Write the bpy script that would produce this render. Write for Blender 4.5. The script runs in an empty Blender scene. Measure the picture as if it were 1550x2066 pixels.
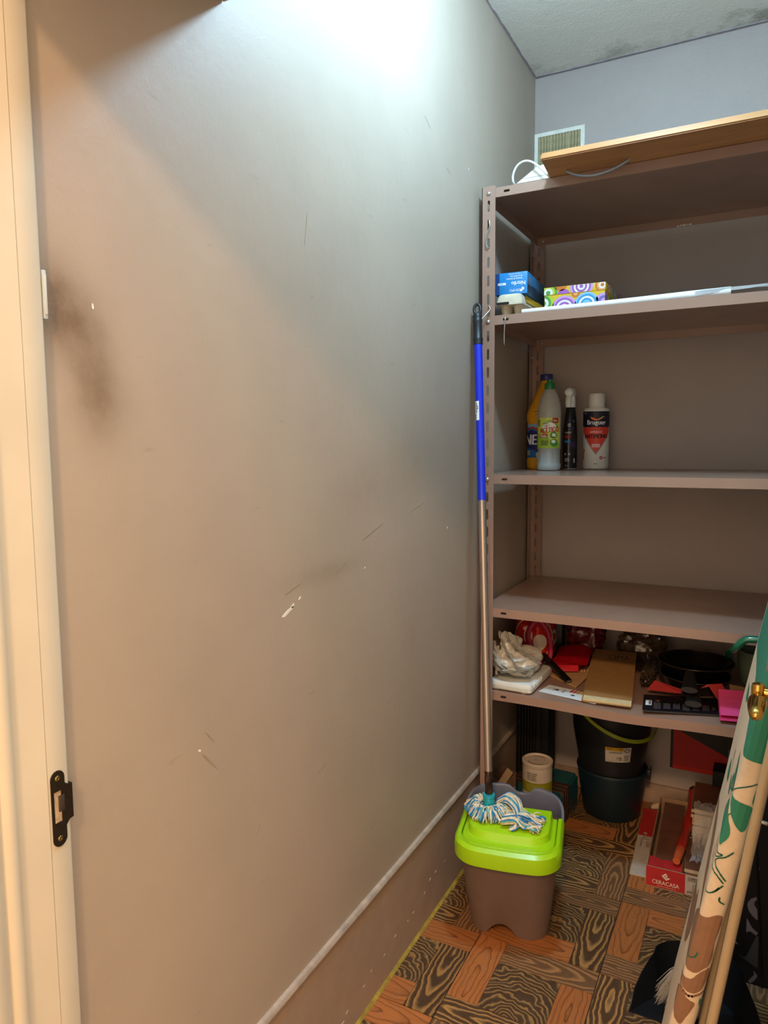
import bpy, bmesh, math, random
from math import pi, sin, cos, sqrt, atan2, radians
from mathutils import Vector, Matrix, noise

rng = random.Random(7)
scene = bpy.context.scene
COL = scene.collection

# ---------------------------------------------------------------- camera
CAM = Vector((0.72876, 0.0, 1.25))
YAW, PITCH, ROLL, FPX = 0.48299, 0.09875, -0.00887, 1447.23
_f0 = Vector((-sin(YAW), cos(YAW), 0)); _r0 = Vector((cos(YAW), sin(YAW), 0)); _u0 = Vector((0, 0, 1))
_f = _f0 * cos(PITCH) - _u0 * sin(PITCH); _u = _u0 * cos(PITCH) + _f0 * sin(PITCH)
_r = _r0 * cos(ROLL) + _u * sin(ROLL); _u = _u * cos(ROLL) - _r0 * sin(ROLL)
cd = bpy.data.cameras.new('camera')
cam = bpy.data.objects.new('camera', cd); COL.objects.link(cam)
cam.matrix_world = Matrix(((_r.x, _u.x, -_f.x, CAM.x), (_r.y, _u.y, -_f.y, CAM.y), (_r.z, _u.z, -_f.z, CAM.z), (0, 0, 0, 1)))
cd.sensor_fit = 'HORIZONTAL'; cd.sensor_width = 36.0; cd.lens = 36.0 * FPX / 1550.0
cd.clip_start = 0.02
scene.camera = cam

# ---------------------------------------------------------------- world, lights, exposure
wd = bpy.data.worlds.new('world'); scene.world = wd; wd.use_nodes = True
wd.node_tree.nodes['Background'].inputs[0].default_value = (1.0, 0.71, 0.47, 1)
wd.node_tree.nodes['Background'].inputs[1].default_value = 2.55

def lamp(name, loc, power, col, radius):
    ld = bpy.data.lights.new(name, 'POINT'); ld.energy = power; ld.color = col; ld.shadow_soft_size = radius
    o = bpy.data.objects.new(name, ld); o.location = loc; COL.objects.link(o); return o
lamp('closet_lamp', (0.42, 1.355, 2.315), 45.0, (0.47, 0.75, 1.0), 0.05)      # cool bulb on the wall, just above the frame
lamp('hall_lamp', (0.92, -1.20, 2.66), 185.0, (1.0, 0.64, 0.37), 0.10)       # warm ceiling lamp of the hallway behind the camera
scene.view_settings.view_transform = 'Standard'; scene.view_settings.look = 'None'
scene.view_settings.gamma = 1.0; scene.view_settings.use_curve_mapping = False
scene.view_settings.exposure = 0.0

# ---------------------------------------------------------------- helpers
def lin(h):
    h = h.lstrip('#'); o = []
    for i in (0, 2, 4):
        c = int(h[i:i+2], 16) / 255.0
        o.append(c / 12.92 if c <= 0.04045 else ((c + 0.055) / 1.055) ** 2.4)
    return (o[0], o[1], o[2], 1.0)

class NT:
    def __init__(s, m): s.t = m.node_tree; s.n = s.t.nodes; s.l = s.t.links
    def new(s, typ, **kw):
        nd = s.n.new(typ)
        for k, v in kw.items(): setattr(nd, k, v)
        return nd
    def put(s, sock, v):
        if hasattr(v, 'links') or isinstance(v, bpy.types.NodeSocket): s.l.new(v, sock)
        else: sock.default_value = v
    def math(s, op, a, b=0.0, c=0.0):
        nd = s.new('ShaderNodeMath', operation=op)
        s.put(nd.inputs[0], a); s.put(nd.inputs[1], b); s.put(nd.inputs[2], c); return nd.outputs[0]
    def mix(s, fac, a, b):
        nd = s.new('ShaderNodeMix', data_type='RGBA')
        s.put(nd.inputs[0], fac); s.put(nd.inputs[6], a); s.put(nd.inputs[7], b); return nd.outputs[2]
    def noise(s, vec, scale, detail=3.0, rough=0.5, dist=0.0):
        nd = s.new('ShaderNodeTexNoise'); nd.inputs['Scale'].default_value = scale
        nd.inputs['Detail'].default_value = detail; nd.inputs['Roughness'].default_value = rough
        nd.inputs['Distortion'].default_value = dist
        if vec is not None: s.l.new(vec, nd.inputs['Vector'])
        return nd.outputs['Fac']
    def ramp(s, fac, stops, interp='LINEAR'):
        nd = s.new('ShaderNodeValToRGB'); nd.color_ramp.interpolation = interp
        e = nd.color_ramp.elements
        while len(e) < len(stops): e.new(0.5)
        for i, (p, c) in enumerate(stops): e[i].position = p; e[i].color = c
        s.l.new(fac, nd.inputs[0]); return nd.outputs[0]
    def sep(s, vec):
        nd = s.new('ShaderNodeSeparateXYZ'); s.l.new(vec, nd.inputs[0]); return nd.outputs
    def obj(s): return s.new('ShaderNodeTexCoord').outputs['Object']

def base_mat(name, rough=0.5, metal=0.0, spec=0.5):
    m = bpy.data.materials.new(name); m.use_nodes = True
    b = m.node_tree.nodes['Principled BSDF']
    b.inputs['Roughness'].default_value = rough; b.inputs['Metallic'].default_value = metal
    b.inputs['Specular IOR Level'].default_value = spec
    return m, NT(m), b

def bumpit(t, b, h, strength=0.2, dist=0.002):
    bp = t.new('ShaderNodeBump'); bp.inputs['Strength'].default_value = strength; bp.inputs['Distance'].default_value = dist
    t.l.new(h, bp.inputs['Height']); t.l.new(bp.outputs[0], b.inputs['Normal'])

def mat(name, col, rough=0.5, metal=0.0, var=0.12, vscale=30.0, bump=0.0, bscale=300.0, spec=0.5, trans=0.0, ior=1.45, alpha=1.0, coat=0.0):
    c = lin(col) if isinstance(col, str) else col
    m, t, b = base_mat(name, rough, metal, spec)
    v = t.obj()
    n = t.noise(v, vscale, 4.0, 0.6)
    d = tuple(x * (1 - var) for x in c[:3]) + (1,); l = tuple(min(1, x * (1 + var)) for x in c[:3]) + (1,)
    t.l.new(t.ramp(n, [(0.3, d), (0.7, l)]), b.inputs['Base Color'])
    if bump: bumpit(t, b, t.noise(v, bscale, 3.0), bump, 0.001)
    if trans: b.inputs['Transmission Weight'].default_value = trans; b.inputs['IOR'].default_value = ior
    if alpha < 1: b.inputs['Alpha'].default_value = alpha
    if coat: b.inputs['Coat Weight'].default_value = coat; b.inputs['Coat Roughness'].default_value = 0.1
    return m

def flat(name, col, rough=0.5, spec=0.4):
    return mat(name, col, rough, 0.0, 0.04, 60.0, spec=spec)

def new_obj(name, me, m=None, parent=None, smooth=False):
    if m is not None:
        for x in (m if isinstance(m, (list, tuple)) else [m]): me.materials.append(x)
    if smooth:
        for p in me.polygons: p.use_smooth = True
    o = bpy.data.objects.new(name, me); COL.objects.link(o)
    if parent is not None: o.parent = parent
    return o

def from_bm(name, bm, m=None, parent=None, smooth=False, auto=None, normals=True):
    if normals: bmesh.ops.recalc_face_normals(bm, faces=bm.faces)
    me = bpy.data.meshes.new(name); bm.to_mesh(me); bm.free()
    o = new_obj(name, me, m, parent, smooth)
    if auto is not None: sharp(me, auto)
    return o

def sharp(me, deg):
    for p in me.polygons: p.use_smooth = True
    me.set_sharp_from_angle(angle=radians(deg))

def tag(o, label=None, cat=None, group=None, kind=None):
    if label: o['label'] = label
    if cat: o['category'] = cat
    if group: o['group'] = group
    if kind: o['kind'] = kind
    return o

def thing(name, label, cat, loc=(0, 0, 0), rz=0.0, group=None):
    o = bpy.data.objects.new(name, None); COL.objects.link(o)
    o.empty_display_size = 0.05; o.location = loc; o.rotation_euler = (0, 0, rz)
    return tag(o, label, cat, group)

def box(bm, x0, y0, z0, x1, y1, z1):
    vs = [bm.verts.new(p) for p in ((x0, y0, z0), (x1, y0, z0), (x1, y1, z0), (x0, y1, z0), (x0, y0, z1), (x1, y0, z1), (x1, y1, z1), (x0, y1, z1))]
    for f in ((3, 2, 1, 0), (4, 5, 6, 7), (0, 1, 5, 4), (1, 2, 6, 5), (2, 3, 7, 6), (3, 0, 4, 7)): bm.faces.new([vs[i] for i in f])
    return vs

def boxes(name, lst, m, parent=None, bevel=0.0, seg=2):
    bm = bmesh.new()
    for b in lst: box(bm, *b)
    if bevel: bmesh.ops.bevel(bm, geom=bm.edges[:], offset=bevel, segments=seg, affect='EDGES', profile=0.5)
    o = from_bm(name, bm, m, parent)
    if bevel: sharp(o.data, 40)
    return o

def ring_faces(bm, A, B):
    n = len(A)
    for i in range(n): bm.faces.new((A[i], A[(i+1) % n], B[(i+1) % n], B[i]))

def loft(bm, sections, cap0=True, cap1=True):
    R = [[bm.verts.new(p) for p in s] for s in sections]
    for a, b in zip(R, R[1:]): ring_faces(bm, a, b)
    if cap0: bm.faces.new(R[0][::-1])
    if cap1: bm.faces.new(R[-1])
    return R

def circ(cx, cy, z, rx, ry=None, n=32):
    ry = rx if ry is None else ry
    return [(cx + rx * cos(2*pi*i/n), cy + ry * sin(2*pi*i/n), z) for i in range(n)]

def lathe(bm, prof, n=32, sx=1.0, sy=1.0, c=(0, 0)):
    secs = [circ(c[0], c[1], z, r * sx, r * sy, n) for r, z in prof]
    return loft(bm, secs)

def rrect(w, d, r, n=5, cx=0.0, cy=0.0):
    o = []
    for sx, sy, a0 in ((1, 1, 0), (-1, 1, pi/2), (-1, -1, pi), (1, -1, 1.5*pi)):
        for i in range(n + 1):
            a = a0 + i * pi / 2 / n
            o.append((cx + sx * (w/2 - r) + r * cos(a), cy + sy * (d/2 - r) + r * sin(a)))
    return o

def smooth_path(pts, sub=6):
    P = [Vector(p) for p in pts]; o = []
    for i in range(len(P) - 1):
        p0 = P[max(i-1, 0)]; p1 = P[i]; p2 = P[i+1]; p3 = P[min(i+2, len(P)-1)]
        for k in range(sub):
            t = k / sub
            o.append(0.5 * ((2*p1) + (p2-p0)*t + (2*p0-5*p1+4*p2-p3)*t*t + (3*p1-p0-3*p2+p3)*t**3))
    o.append(P[-1]); return o

def tube(bm, path, r, n=8, caps=True):
    P = [Vector(p) for p in path]
    rad = r if isinstance(r, (list, tuple)) else [r] * len(P)
    up = None; rings = []
    for i, p in enumerate(P):
        t = (P[min(i+1, len(P)-1)] - P[max(i-1, 0)]).normalized()
        if up is None:
            up = Vector((0, 0, 1)) if abs(t.z) < 0.9 else Vector((0, 1, 0))
        a = (up - t * up.dot(t))
        if a.length < 1e-5: a = t.orthogonal()
        a.normalize(); b = t.cross(a); up = a
        rings.append([p + (a * cos(2*pi*k/n) + b * sin(2*pi*k/n)) * rad[i] for k in range(n)])
    return loft(bm, rings, caps, caps)

def tube_obj(name, path, r, m, parent=None, n=10):
    bm = bmesh.new(); tube(bm, path, r, n); o = from_bm(name, bm, m, parent); sharp(o.data, 50); return o

def holed_plate(name, w0, w1, h0, h1, holes, fmap, thick, m, parent=None):
    """a sheet in (u, v) with real cut-outs; fmap(u, v, d) puts it in space, d = depth"""
    bm = bmesh.new()
    def loop(pts):
        vs = [bm.verts.new((p[0], p[1], 0)) for p in pts]
        return [bm.edges.new((vs[i], vs[(i+1) % len(vs)])) for i in range(len(vs))]
    es = loop([(w0, h0), (w1, h0), (w1, h1), (w0, h1)])
    for h in holes: es += loop(h)
    bmesh.ops.triangle_fill(bm, edges=es, use_beauty=True)
    r = bmesh.ops.extrude_face_region(bm, geom=bm.faces[:])
    for v in [g for g in r['geom'] if isinstance(g, bmesh.types.BMVert)]: v.co.z = thick
    for v in bm.verts: v.co = Vector(fmap(v.co.x, v.co.y, v.co.z))
    return from_bm(name, bm, m, parent)

def slot(cx, cy, w, h, n=5):
    r = min(w, h) / 2; o = []
    if h >= w:
        for i in range(n + 1): a = i * pi / n; o.append((cx + r * cos(a), cy + h/2 - r + r * sin(a)))
        for i in range(n + 1): a = pi + i * pi / n; o.append((cx + r * cos(a), cy - h/2 + r + r * sin(a)))
    else:
        for i in range(n + 1): a = -pi/2 + i * pi / n; o.append((cx + w/2 - r + r * cos(a), cy + r * sin(a)))
        for i in range(n + 1): a = pi/2 + i * pi / n; o.append((cx - w/2 + r + r * cos(a), cy + r * sin(a)))
    return o

# ---- flat print: polygons and lettering in (u, v), laid on a surface by fmap(u, v, eps)
def clip_half(poly, ax, val, keep_gt):
    o = []; n = len(poly)
    for i in range(n):
        a, b = poly[i], poly[(i+1) % n]
        ia = (a[ax] >= val) == keep_gt or a[ax] == val; ib = (b[ax] >= val) == keep_gt or b[ax] == val
        if ia: o.append(a)
        if ia != ib and a[ax] != b[ax]:
            t = (val - a[ax]) / (b[ax] - a[ax]); o.append((a[0] + t*(b[0]-a[0]), a[1] + t*(b[1]-a[1])))
    return o
def clip(poly, u0, v0, u1, v1):
    for ax, val, gt in ((0, u0, True), (0, u1, False), (1, v0, True), (1, v1, False)):
        if poly: poly = clip_half(poly, ax, val, gt)
    return poly if len(poly) > 2 else []
def rect(u0, v0, u1, v1): return [(u0, v0), (u1, v0), (u1, v1), (u0, v1)]
def ell(cx, cy, rx, ry=None, n=24, a0=0.0, a1=2*pi):
    ry = rx if ry is None else ry
    return [(cx + rx*cos(a0 + (a1-a0)*i/n), cy + ry*sin(a0 + (a1-a0)*i/n)) for i in range(n if a1-a0 > 6.2 else n+1)]
def stroke(pts, w):
    """an open line as a thin polygon list"""
    o = []
    for a, b in zip(pts, pts[1:]):
        d = Vector((b[0]-a[0], b[1]-a[1])); L = d.length
        if L < 1e-9: continue
        n = Vector((-d.y, d.x)) / L * w/2; e = d / L * w * 0.25
        o.append([(a[0]+n.x-e.x, a[1]+n.y-e.y), (a[0]-n.x-e.x, a[1]-n.y-e.y), (b[0]-n.x+e.x, b[1]-n.y+e.y), (b[0]+n.x+e.x, b[1]+n.y+e.y)])
    return o
_tc = {}
class Poly(list):
    lift = 0.0
def text(s, x, y, h, bold=0.0, xs=1.0, align='CENTER', rot=0.0, shear=0.0):
    """lettering as triangles in (u, v); h = capital height"""
    key = (s, align, shear)
    if key not in _tc:
        cu = bpy.data.curves.new('t', 'FONT'); cu.body = s; cu.size = 1.0; cu.align_x = align; cu.shear = shear
        cu.resolution_u = 3
        ob = bpy.data.objects.new('t', cu); COL.objects.link(ob); bpy.context.view_layer.update()
        dg = bpy.context.evaluated_depsgraph_get(); me = ob.evaluated_get(dg).to_mesh()
        me.calc_loop_triangles()
        _tc[key] = [[tuple(me.vertices[i].co[:2]) for i in t.vertices] for t in me.loop_triangles]
        bpy.data.objects.remove(ob); bpy.data.curves.remove(cu)
    k = h / 0.70; c, s_ = cos(rot), sin(rot); o = []
    for j, dx in enumerate((0.0, -bold*1.6, bold*1.6) if bold else (0.0,)):      # bold: struck three times, a hair apart
        for t in _tc[key]:
            q = Poly((x + ((p[0]*xs + dx)*k)*c - (p[1]*k)*s_, y + ((p[0]*xs + dx)*k)*s_ + (p[1]*k)*c) for p in t); q.lift = 0.00002*j; o.append(q)
    return o
def scribble(x0, y0, w, h, rows, gap=0.45, seed=1):
    """rows of tiny word-like bars: print too small to read"""
    rr = random.Random(seed); o = []; rh = h / rows
    for i in range(rows):
        x = x0; y = y0 + h - (i+1)*rh
        while x < x0 + w - rh*0.5:
            ww = min(rr.uniform(0.7, 2.6) * rh, x0 + w - x)
            o.append(rect(x, y, x + ww, y + rh*(1-gap))); x += ww + rh*0.35
    return o
def decal(name, polys, fmap, m, parent=None, eps=0.0004, strips=None, kind=None):
    bm = bmesh.new(); src = polys
    if strips:
        u0, u1, n = strips; out = []
        for p in polys:
            lo = min(q[0] for q in p); hi = max(q[0] for q in p)
            for k in range(n):
                a = u0 + (u1-u0)*k/n; b = u0 + (u1-u0)*(k+1)/n
                if b < lo or a > hi: continue
                c = clip_half(p, 0, a, True)
                if c: c = clip_half(c, 0, b, False)
                if len(c) > 2: c = Poly(c); c.lift = getattr(p, 'lift', 0.0); out.append(c)
        polys = out
    for p in polys:
        q = []
        for v in p:
            if not q or (abs(v[0]-q[-1][0]) + abs(v[1]-q[-1][1])) > 1e-7: q.append(v)
        if len(q) > 2 and (abs(q[0][0]-q[-1][0]) + abs(q[0][1]-q[-1][1])) < 1e-7: q.pop()
        if len(q) < 3: continue
        try: bm.faces.new([bm.verts.new(fmap(u, v, eps + getattr(p, 'lift', 0.0))) for u, v in q])
        except ValueError: pass
    me = bpy.data.meshes.new(name); bm.to_mesh(me); bm.free()
    o = new_obj(name, me, m, parent)
    if kind or len(src) > 1: o['kind'] = 'stuff'      # print made of many small marks
    return o
def plane_map(o, ux, uy):
    o, ux, uy = Vector(o), Vector(ux), Vector(uy); n = ux.cross(uy).normalized()
    return lambda u, v, e: o + ux*u + uy*v + n*e
def cyl_map(r, a0, rx=None, ry=None, taper=None):
    def f(u, v, e):
        rr = (taper(v) if taper else r); a = a0 + u / r
        return Vector(((rr*(rx or 1) + e) * cos(a), (rr*(ry or 1) + e) * sin(a), v))
    return f
def facing(x, y): return atan2(CAM.y - y, CAM.x - x)

def crumpled(name, w, d, h, m, parent=None, seed=0, amp=0.3, freq=3.0, n=28, flat_base=True, loc=(0, 0, 0), power=2.4):
    """a crumpled soft bag: a squashed ball with sharp folds, resting on z = 0"""
    bm = bmesh.new(); off = Vector((seed*7.3, seed*3.1, seed*1.7)); secs = []
    for i in range(1, n):
        th = pi * i / n; ring = []
        for k in range(2*n):
            ph = 2*pi*k/(2*n)
            p = Vector((abs(sin(th)*cos(ph))**(2/power) * (1 if cos(ph) > 0 else -1), abs(sin(th)*sin(ph))**(2/power) * (1 if sin(ph) > 0 else -1), -abs(cos(th))**(2/power) * (1 if cos(th) > 0 else -1)))
            q = p * freq + off
            f = 1 - amp * (abs(noise.noise(q)) * 1.3 + 0.55*abs(noise.noise(q*2.1)) + 0.3*abs(noise.noise(q*4.3)))
            p = p * f
            z = p.z * h/2 + h/2
            if flat_base: z = max(z, 0.02*h)
            ring.append((p.x*w/2 + loc[0], p.y*d/2 + loc[1], z + loc[2]))
        secs.append(ring)
    loft(bm, secs)
    o = from_bm(name, bm, m, parent, smooth=False); sharp(o.data, 38); return o

# ---------------------------------------------------------------- materials of the room
def wall_mat(name, col, stains=False):
    m, t, b = base_mat(name, 0.55, 0, 0.35)
    v = t.obj()
    c = lin(col)
    n1 = t.noise(v, 1.6, 4, 0.6); n2 = t.noise(v, 9, 5, 0.65)
    dark = tuple(x*0.90 for x in c[:3]) + (1,); lite = tuple(x*1.07 for x in c[:3]) + (1,)
    base = t.mix(t.math('MULTIPLY', n2, 0.5), t.ramp(n1, [(0.35, dark), (0.65, lite)]), c)
    if stains:
        s = t.sep(v)
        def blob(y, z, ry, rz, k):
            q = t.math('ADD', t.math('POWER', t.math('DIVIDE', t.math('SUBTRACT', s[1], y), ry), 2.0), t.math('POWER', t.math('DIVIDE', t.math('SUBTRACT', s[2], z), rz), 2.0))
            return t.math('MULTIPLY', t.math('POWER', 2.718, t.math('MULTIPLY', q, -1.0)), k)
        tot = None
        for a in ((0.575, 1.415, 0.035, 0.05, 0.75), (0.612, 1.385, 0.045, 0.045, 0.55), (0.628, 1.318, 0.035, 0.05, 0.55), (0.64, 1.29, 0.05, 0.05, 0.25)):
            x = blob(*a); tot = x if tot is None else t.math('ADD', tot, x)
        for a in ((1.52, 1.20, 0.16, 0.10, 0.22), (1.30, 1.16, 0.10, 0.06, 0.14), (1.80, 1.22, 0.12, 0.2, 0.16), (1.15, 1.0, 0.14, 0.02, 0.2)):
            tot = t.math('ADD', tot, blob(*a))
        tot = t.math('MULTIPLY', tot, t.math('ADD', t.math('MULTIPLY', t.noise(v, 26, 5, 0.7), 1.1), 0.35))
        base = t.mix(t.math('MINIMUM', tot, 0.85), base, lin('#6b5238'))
        # long scuffs, dark and thin
        w = t.new('ShaderNodeMapping'); w.inputs['Scale'].default_value = (1, 3.0, 14.0); w.inputs['Rotation'].default_value = (radians(24), 0, 0)
        t.l.new(v, w.inputs['Vector'])
        sc = t.noise(w.outputs[0], 5.0, 2, 0.5)
        base = t.mix(t.ramp(sc, [(0.70, (0, 0, 0, 1)), (0.78, (0.16, 0.16, 0.16, 1))]), base, lin('#6d665c'))
    t.l.new(base, b.inputs['Base Color'])
    h = t.math('ADD', t.math('MULTIPLY', t.noise(v, 260, 3, 0.6), 0.25), t.math('ADD', t.noise(v, 7, 3, 0.5), t.math('MULTIPLY', t.noise(v, 45, 3, 0.55), 0.35)))
    bumpit(t, b, h, 0.35, 0.004)
    return m
M_WALL = wall_mat('painted_plaster', '#ab9b8a', True)
M_WALLB = wall_mat('painted_plaster_back', '#a89c94')
def ceil_mat():
    m, t, b = base_mat('ceiling_paint', 0.8, 0, 0.2); v = t.obj(); s = t.sep(v)
    n = t.noise(v, 11, 6, 0.72); big = t.noise(v, 3.2, 2, 0.5)
    edge = t.math('SUBTRACT', 1.0, t.math('MULTIPLY', t.math('SUBTRACT', 2.53, s[1]), 3.2))
    k = t.math('MULTIPLY', t.math('MAXIMUM', edge, 0.0), t.math('MULTIPLY', n, big))
    f = t.ramp(k, [(0.20, (0, 0, 0, 1)), (0.36, (1, 1, 1, 1))])
    t.l.new(t.mix(t.math('MULTIPLY', f, 0.75), lin('#e2e2d8'), lin('#59644e')), b.inputs['Base Color'])
    bumpit(t, b, t.math('ADD', t.noise(v, 120, 4, 0.7), t.noise(v, 22, 3)), 0.5, 0.003)
    return m
M_CEIL = ceil_mat()
M_CREAM = mat('cream_gloss_paint', '#d3c7b0', 0.35, var=0.05, vscale=6, bump=0.05, bscale=90)
M_SKIRT = mat('skirting_paint', '#a68f7b', 0.5, var=0.08, vscale=14, bump=0.2, bscale=60)
M_BEAD = mat('worn_painted_bead', '#ab9d8f', 0.5, var=0.22, vscale=38, bump=0.4, bscale=120)
M_CAULK = mat('old_yellow_caulk', '#a08a35', 0.6, var=0.35, vscale=40)
M_GROUT = mat('dark_grout', '#2b211a', 0.8, var=0.3, vscale=80)

# parquet-look tiles
def wood_mat(name, dark, light, kind, scale, contrast=1.0, rough=0.34, style='w'):
    m, t, b = base_mat(name, rough, 0, 0.5)
    v = t.obj(); s = t.sep(v)
    rnd = t.new('ShaderNodeObjectInfo').outputs['Random']
    wob = t.noise(v, 16, 2, 0.5); wob2 = t.noise(v, 70, 2, 0.5)
    if kind == 'plank':
        x = t.math('ADD', s[0], t.math('SUBTRACT', t.math('MULTIPLY', rnd, 0.22), 0.11))
        y = t.math('ADD', s[1], t.math('MULTIPLY', t.math('SUBTRACT', wob, 0.5), 0.020))
        g = t.math('SQRT', t.math('ADD', t.math('POWER', t.math('MULTIPLY', x, 0.16), 2.0), t.math('ADD', t.math('POWER', y, 2.0), 0.00001)))
    else:
        x = t.math('ADD', s[0], 0.005); y = t.math('ADD', s[1], 0.085)
        g = t.math('SQRT', t.math('ADD', t.math('POWER', x, 2.0), t.math('POWER', y, 2.0)))
        g = t.math('ADD', g, t.math('MULTIPLY', t.math('SUBTRACT', wob, 0.5), 0.075))
    g = t.math('ADD', g, t.math('MULTIPLY', t.math('SUBTRACT', wob2, 0.5), 0.0028))
    band = t.math('FRACT', t.math('ADD', t.math('MULTIPLY', g, scale), t.math('MULTIPLY', rnd, 7.0)))
    D, L = lin(dark), lin(light)
    mid = tuple(D[i]*0.45 + L[i]*0.55 for i in range(3)) + (1,)
    col = t.ramp(band, {'w': [(0.0, D), (0.42, D), (0.60, mid), (0.74, L), (0.86, L), (0.96, D)], 'o': [(0.0, L), (0.55, L), (0.80, mid), (0.90, D), (0.97, L)]}[style])
    fine = t.new('ShaderNodeMapping'); fine.inputs['Scale'].default_value = (18, 260, 1) if kind == 'plank' else (120, 120, 1)
    t.l.new(v, fine.inputs['Vector'])
    fn = t.noise(fine.outputs[0], 1.0, 3, 0.6)
    col = t.mix(t.math('MULTIPLY', t.ramp(fn, [(0.4, (0, 0, 0, 1)), (0.75, (1, 1, 1, 1))]), 0.45), col, D)
    col = t.mix(1.0 - contrast, col, mid)
    hs = t.new('ShaderNodeHueSaturation'); t.l.new(col, hs.inputs['Color'])
    t.l.new(t.math('ADD', 0.8, t.math('MULTIPLY', rnd, 0.4)), hs.inputs['Value'])
    # worn, dusty film
    w = t.noise(v, 34, 5, 0.7)
    t.l.new(t.mix(t.math('MULTIPLY', t.ramp(w, [(0.5, (0, 0, 0, 1)), (0.8, (1, 1, 1, 1))]), 0.16), hs.outputs[0], lin('#8d7c68')), b.inputs['Base Color'])
    t.l.new(t.ramp(w, [(0.3, (rough, rough, rough, 1)), (0.8, (rough+0.2, rough+0.2, rough+0.2, 1))]), b.inputs['Roughness'])
    bumpit(t, b, band, 0.10, 0.0008)
    return m
W_DARK = wood_mat('wood_print_dark', '#523a25', '#b98a50', 'plank', 95)
W_MID = wood_mat('wood_print_brown', '#5c4029', '#a3764a', 'plank', 110, 0.85)
W_ORANGE = wood_mat('wood_print_orange', '#6b3d1f', '#b06c38', 'plank', 90, 0.9, style='o')
W_SQ = wood_mat('wood_print_rings', '#4c3825', '#a17a48', 'ring', 78)

# ---------------------------------------------------------------- room shell
H = 2.475; BK = 2.5306; RT = 1.36
wl = tag(boxes('wall_left', [(-0.10, -0.2, -0.05, 0, BK + 0.1, H + 0.02)], M_WALL), kind='structure')
tag(boxes('wall_back', [(-0.10, BK, -0.05, RT + 0.1, BK + 0.1, H + 0.02)], M_WALLB), kind='structure')
tag(boxes('wall_right', [(RT, 0.42, -0.05, RT + 0.1, BK + 0.1, H + 0.02)], M_WALLB), kind='structure')
tag(boxes('wall_front', [(0.0, 0.42, 1.845, RT, 0.545, H), (0.875, 0.42, 0.0, RT, 0.545, 1.845)], M_WALLB), kind='structure')
tag(boxes('ceiling', [(-0.10, 0.30, H, RT + 0.1, BK + 0.1, H + 0.08)], M_CEIL), kind='structure')
fl = tag(boxes('floor', [(-0.10, -3.0, -0.08, RT + 0.1, BK + 0.1, -0.003)], M_GROUT), kind='structure')

# floor pieces: each tile is a pinwheel of four planks round a square
TX0, TY0, T, PW = 0.143, 1.326, 0.297, 0.0735
special = {(0, 0, 'l'): W_ORANGE, (0, 0, 't'): W_MID, (0, 0, 'r'): W_ORANGE, (0, 0, 'b'): W_DARK, (-1, 0, 't'): W_ORANGE, (-1, 0, 'r'): W_DARK, (-1, 0, 'b'): W_ORANGE,
           (0, 1, 'r'): W_DARK, (0, 1, 't'): W_MID, (0, 1, 'b'): W_ORANGE, (0, 1, 'l'): W_MID, (1, 1, 'l'): W_ORANGE, (1, 1, 'b'): W_MID, (1, 0, 'l'): W_DARK, (1, 0, 't'): W_DARK,
           (0, -1, 't'): W_DARK, (-1, 1, 't'): W_MID}
shared = {}
def piece(ix, iy, key, x0, y0, x1, y1, rest):
    e, g = 0.0011, 0.0004
    X0 = TX0 + ix*T; Y0 = TY0 + iy*T
    a0 = X0 + x0 + (e if x0 == 0 else g); a1 = X0 + x1 - (e if abs(x1-T) < 1e-6 else g)
    b0 = Y0 + y0 + (e if y0 == 0 else g); b1 = Y0 + y1 - (e if abs(y1-T) < 1e-6 else g)
    cx, cy = (a0+a1)/2, (b0+b1)/2
    c0, c1, d0, d1 = max(a0, 0.002), min(a1, RT), max(b0, 0.45), min(b1, BK - 0.001)
    if c1 - c0 < 0.004 or d1 - d0 < 0.004: return
    vert = key in 'lr'
    m = W_SQ if key == 'c' else special.get((ix, iy, key), (W_DARK, W_MID, W_ORANGE)[(ix*7 + iy*5 + ord(key)) % 3])
    if rest is not None:
        box(rest, c0, d0, -0.003, c1, d1, -0.0002); return
    def local(px, py):
        return (py - cy, -(px - cx)) if vert else (px - cx, py - cy)
    sig = (key == 'c', m.name, tuple(round(q, 4) for q in (c0-cx, c1-cx, d0-cy, d1-cy)), vert)
    if sig not in shared:
        bm = bmesh.new(); p, q = local(c0, d0), local(c1, d1)
        box(bm, min(p[0], q[0]), min(p[1], q[1]), -0.0028, max(p[0], q[0]), max(p[1], q[1]), 0.0)
        bmesh.ops.recalc_face_normals(bm, faces=bm.faces)
        me = bpy.data.meshes.new('floor_plank'); bm.to_mesh(me); bm.free(); me.materials.append(m); shared[sig] = me
    o = bpy.data.objects.new('floor_square' if key == 'c' else 'floor_plank', shared[sig]); COL.objects.link(o)
    o.parent = fl; o.location = (cx, cy, 0); o.rotation_euler = (0, 0, pi/2 if vert else 0)
rest = bmesh.new()
for ix in range(-1, 5):
    for iy in range(-3, 5):
        far = not (ix <= 2 and iy >= -1)
        for key, r in (('l', (0, PW, PW, T)), ('b', (0, 0, T-PW, PW)), ('r', (T-PW, 0, T, T-PW)), ('t', (PW, T-PW, T, T)), ('c', (PW, PW, T-PW, T-PW))):
            piece(ix, iy, key, *r, rest if far else None)
tag(from_bm('floor_planks_beyond_view', rest, W_MID, fl), kind='stuff')

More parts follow.
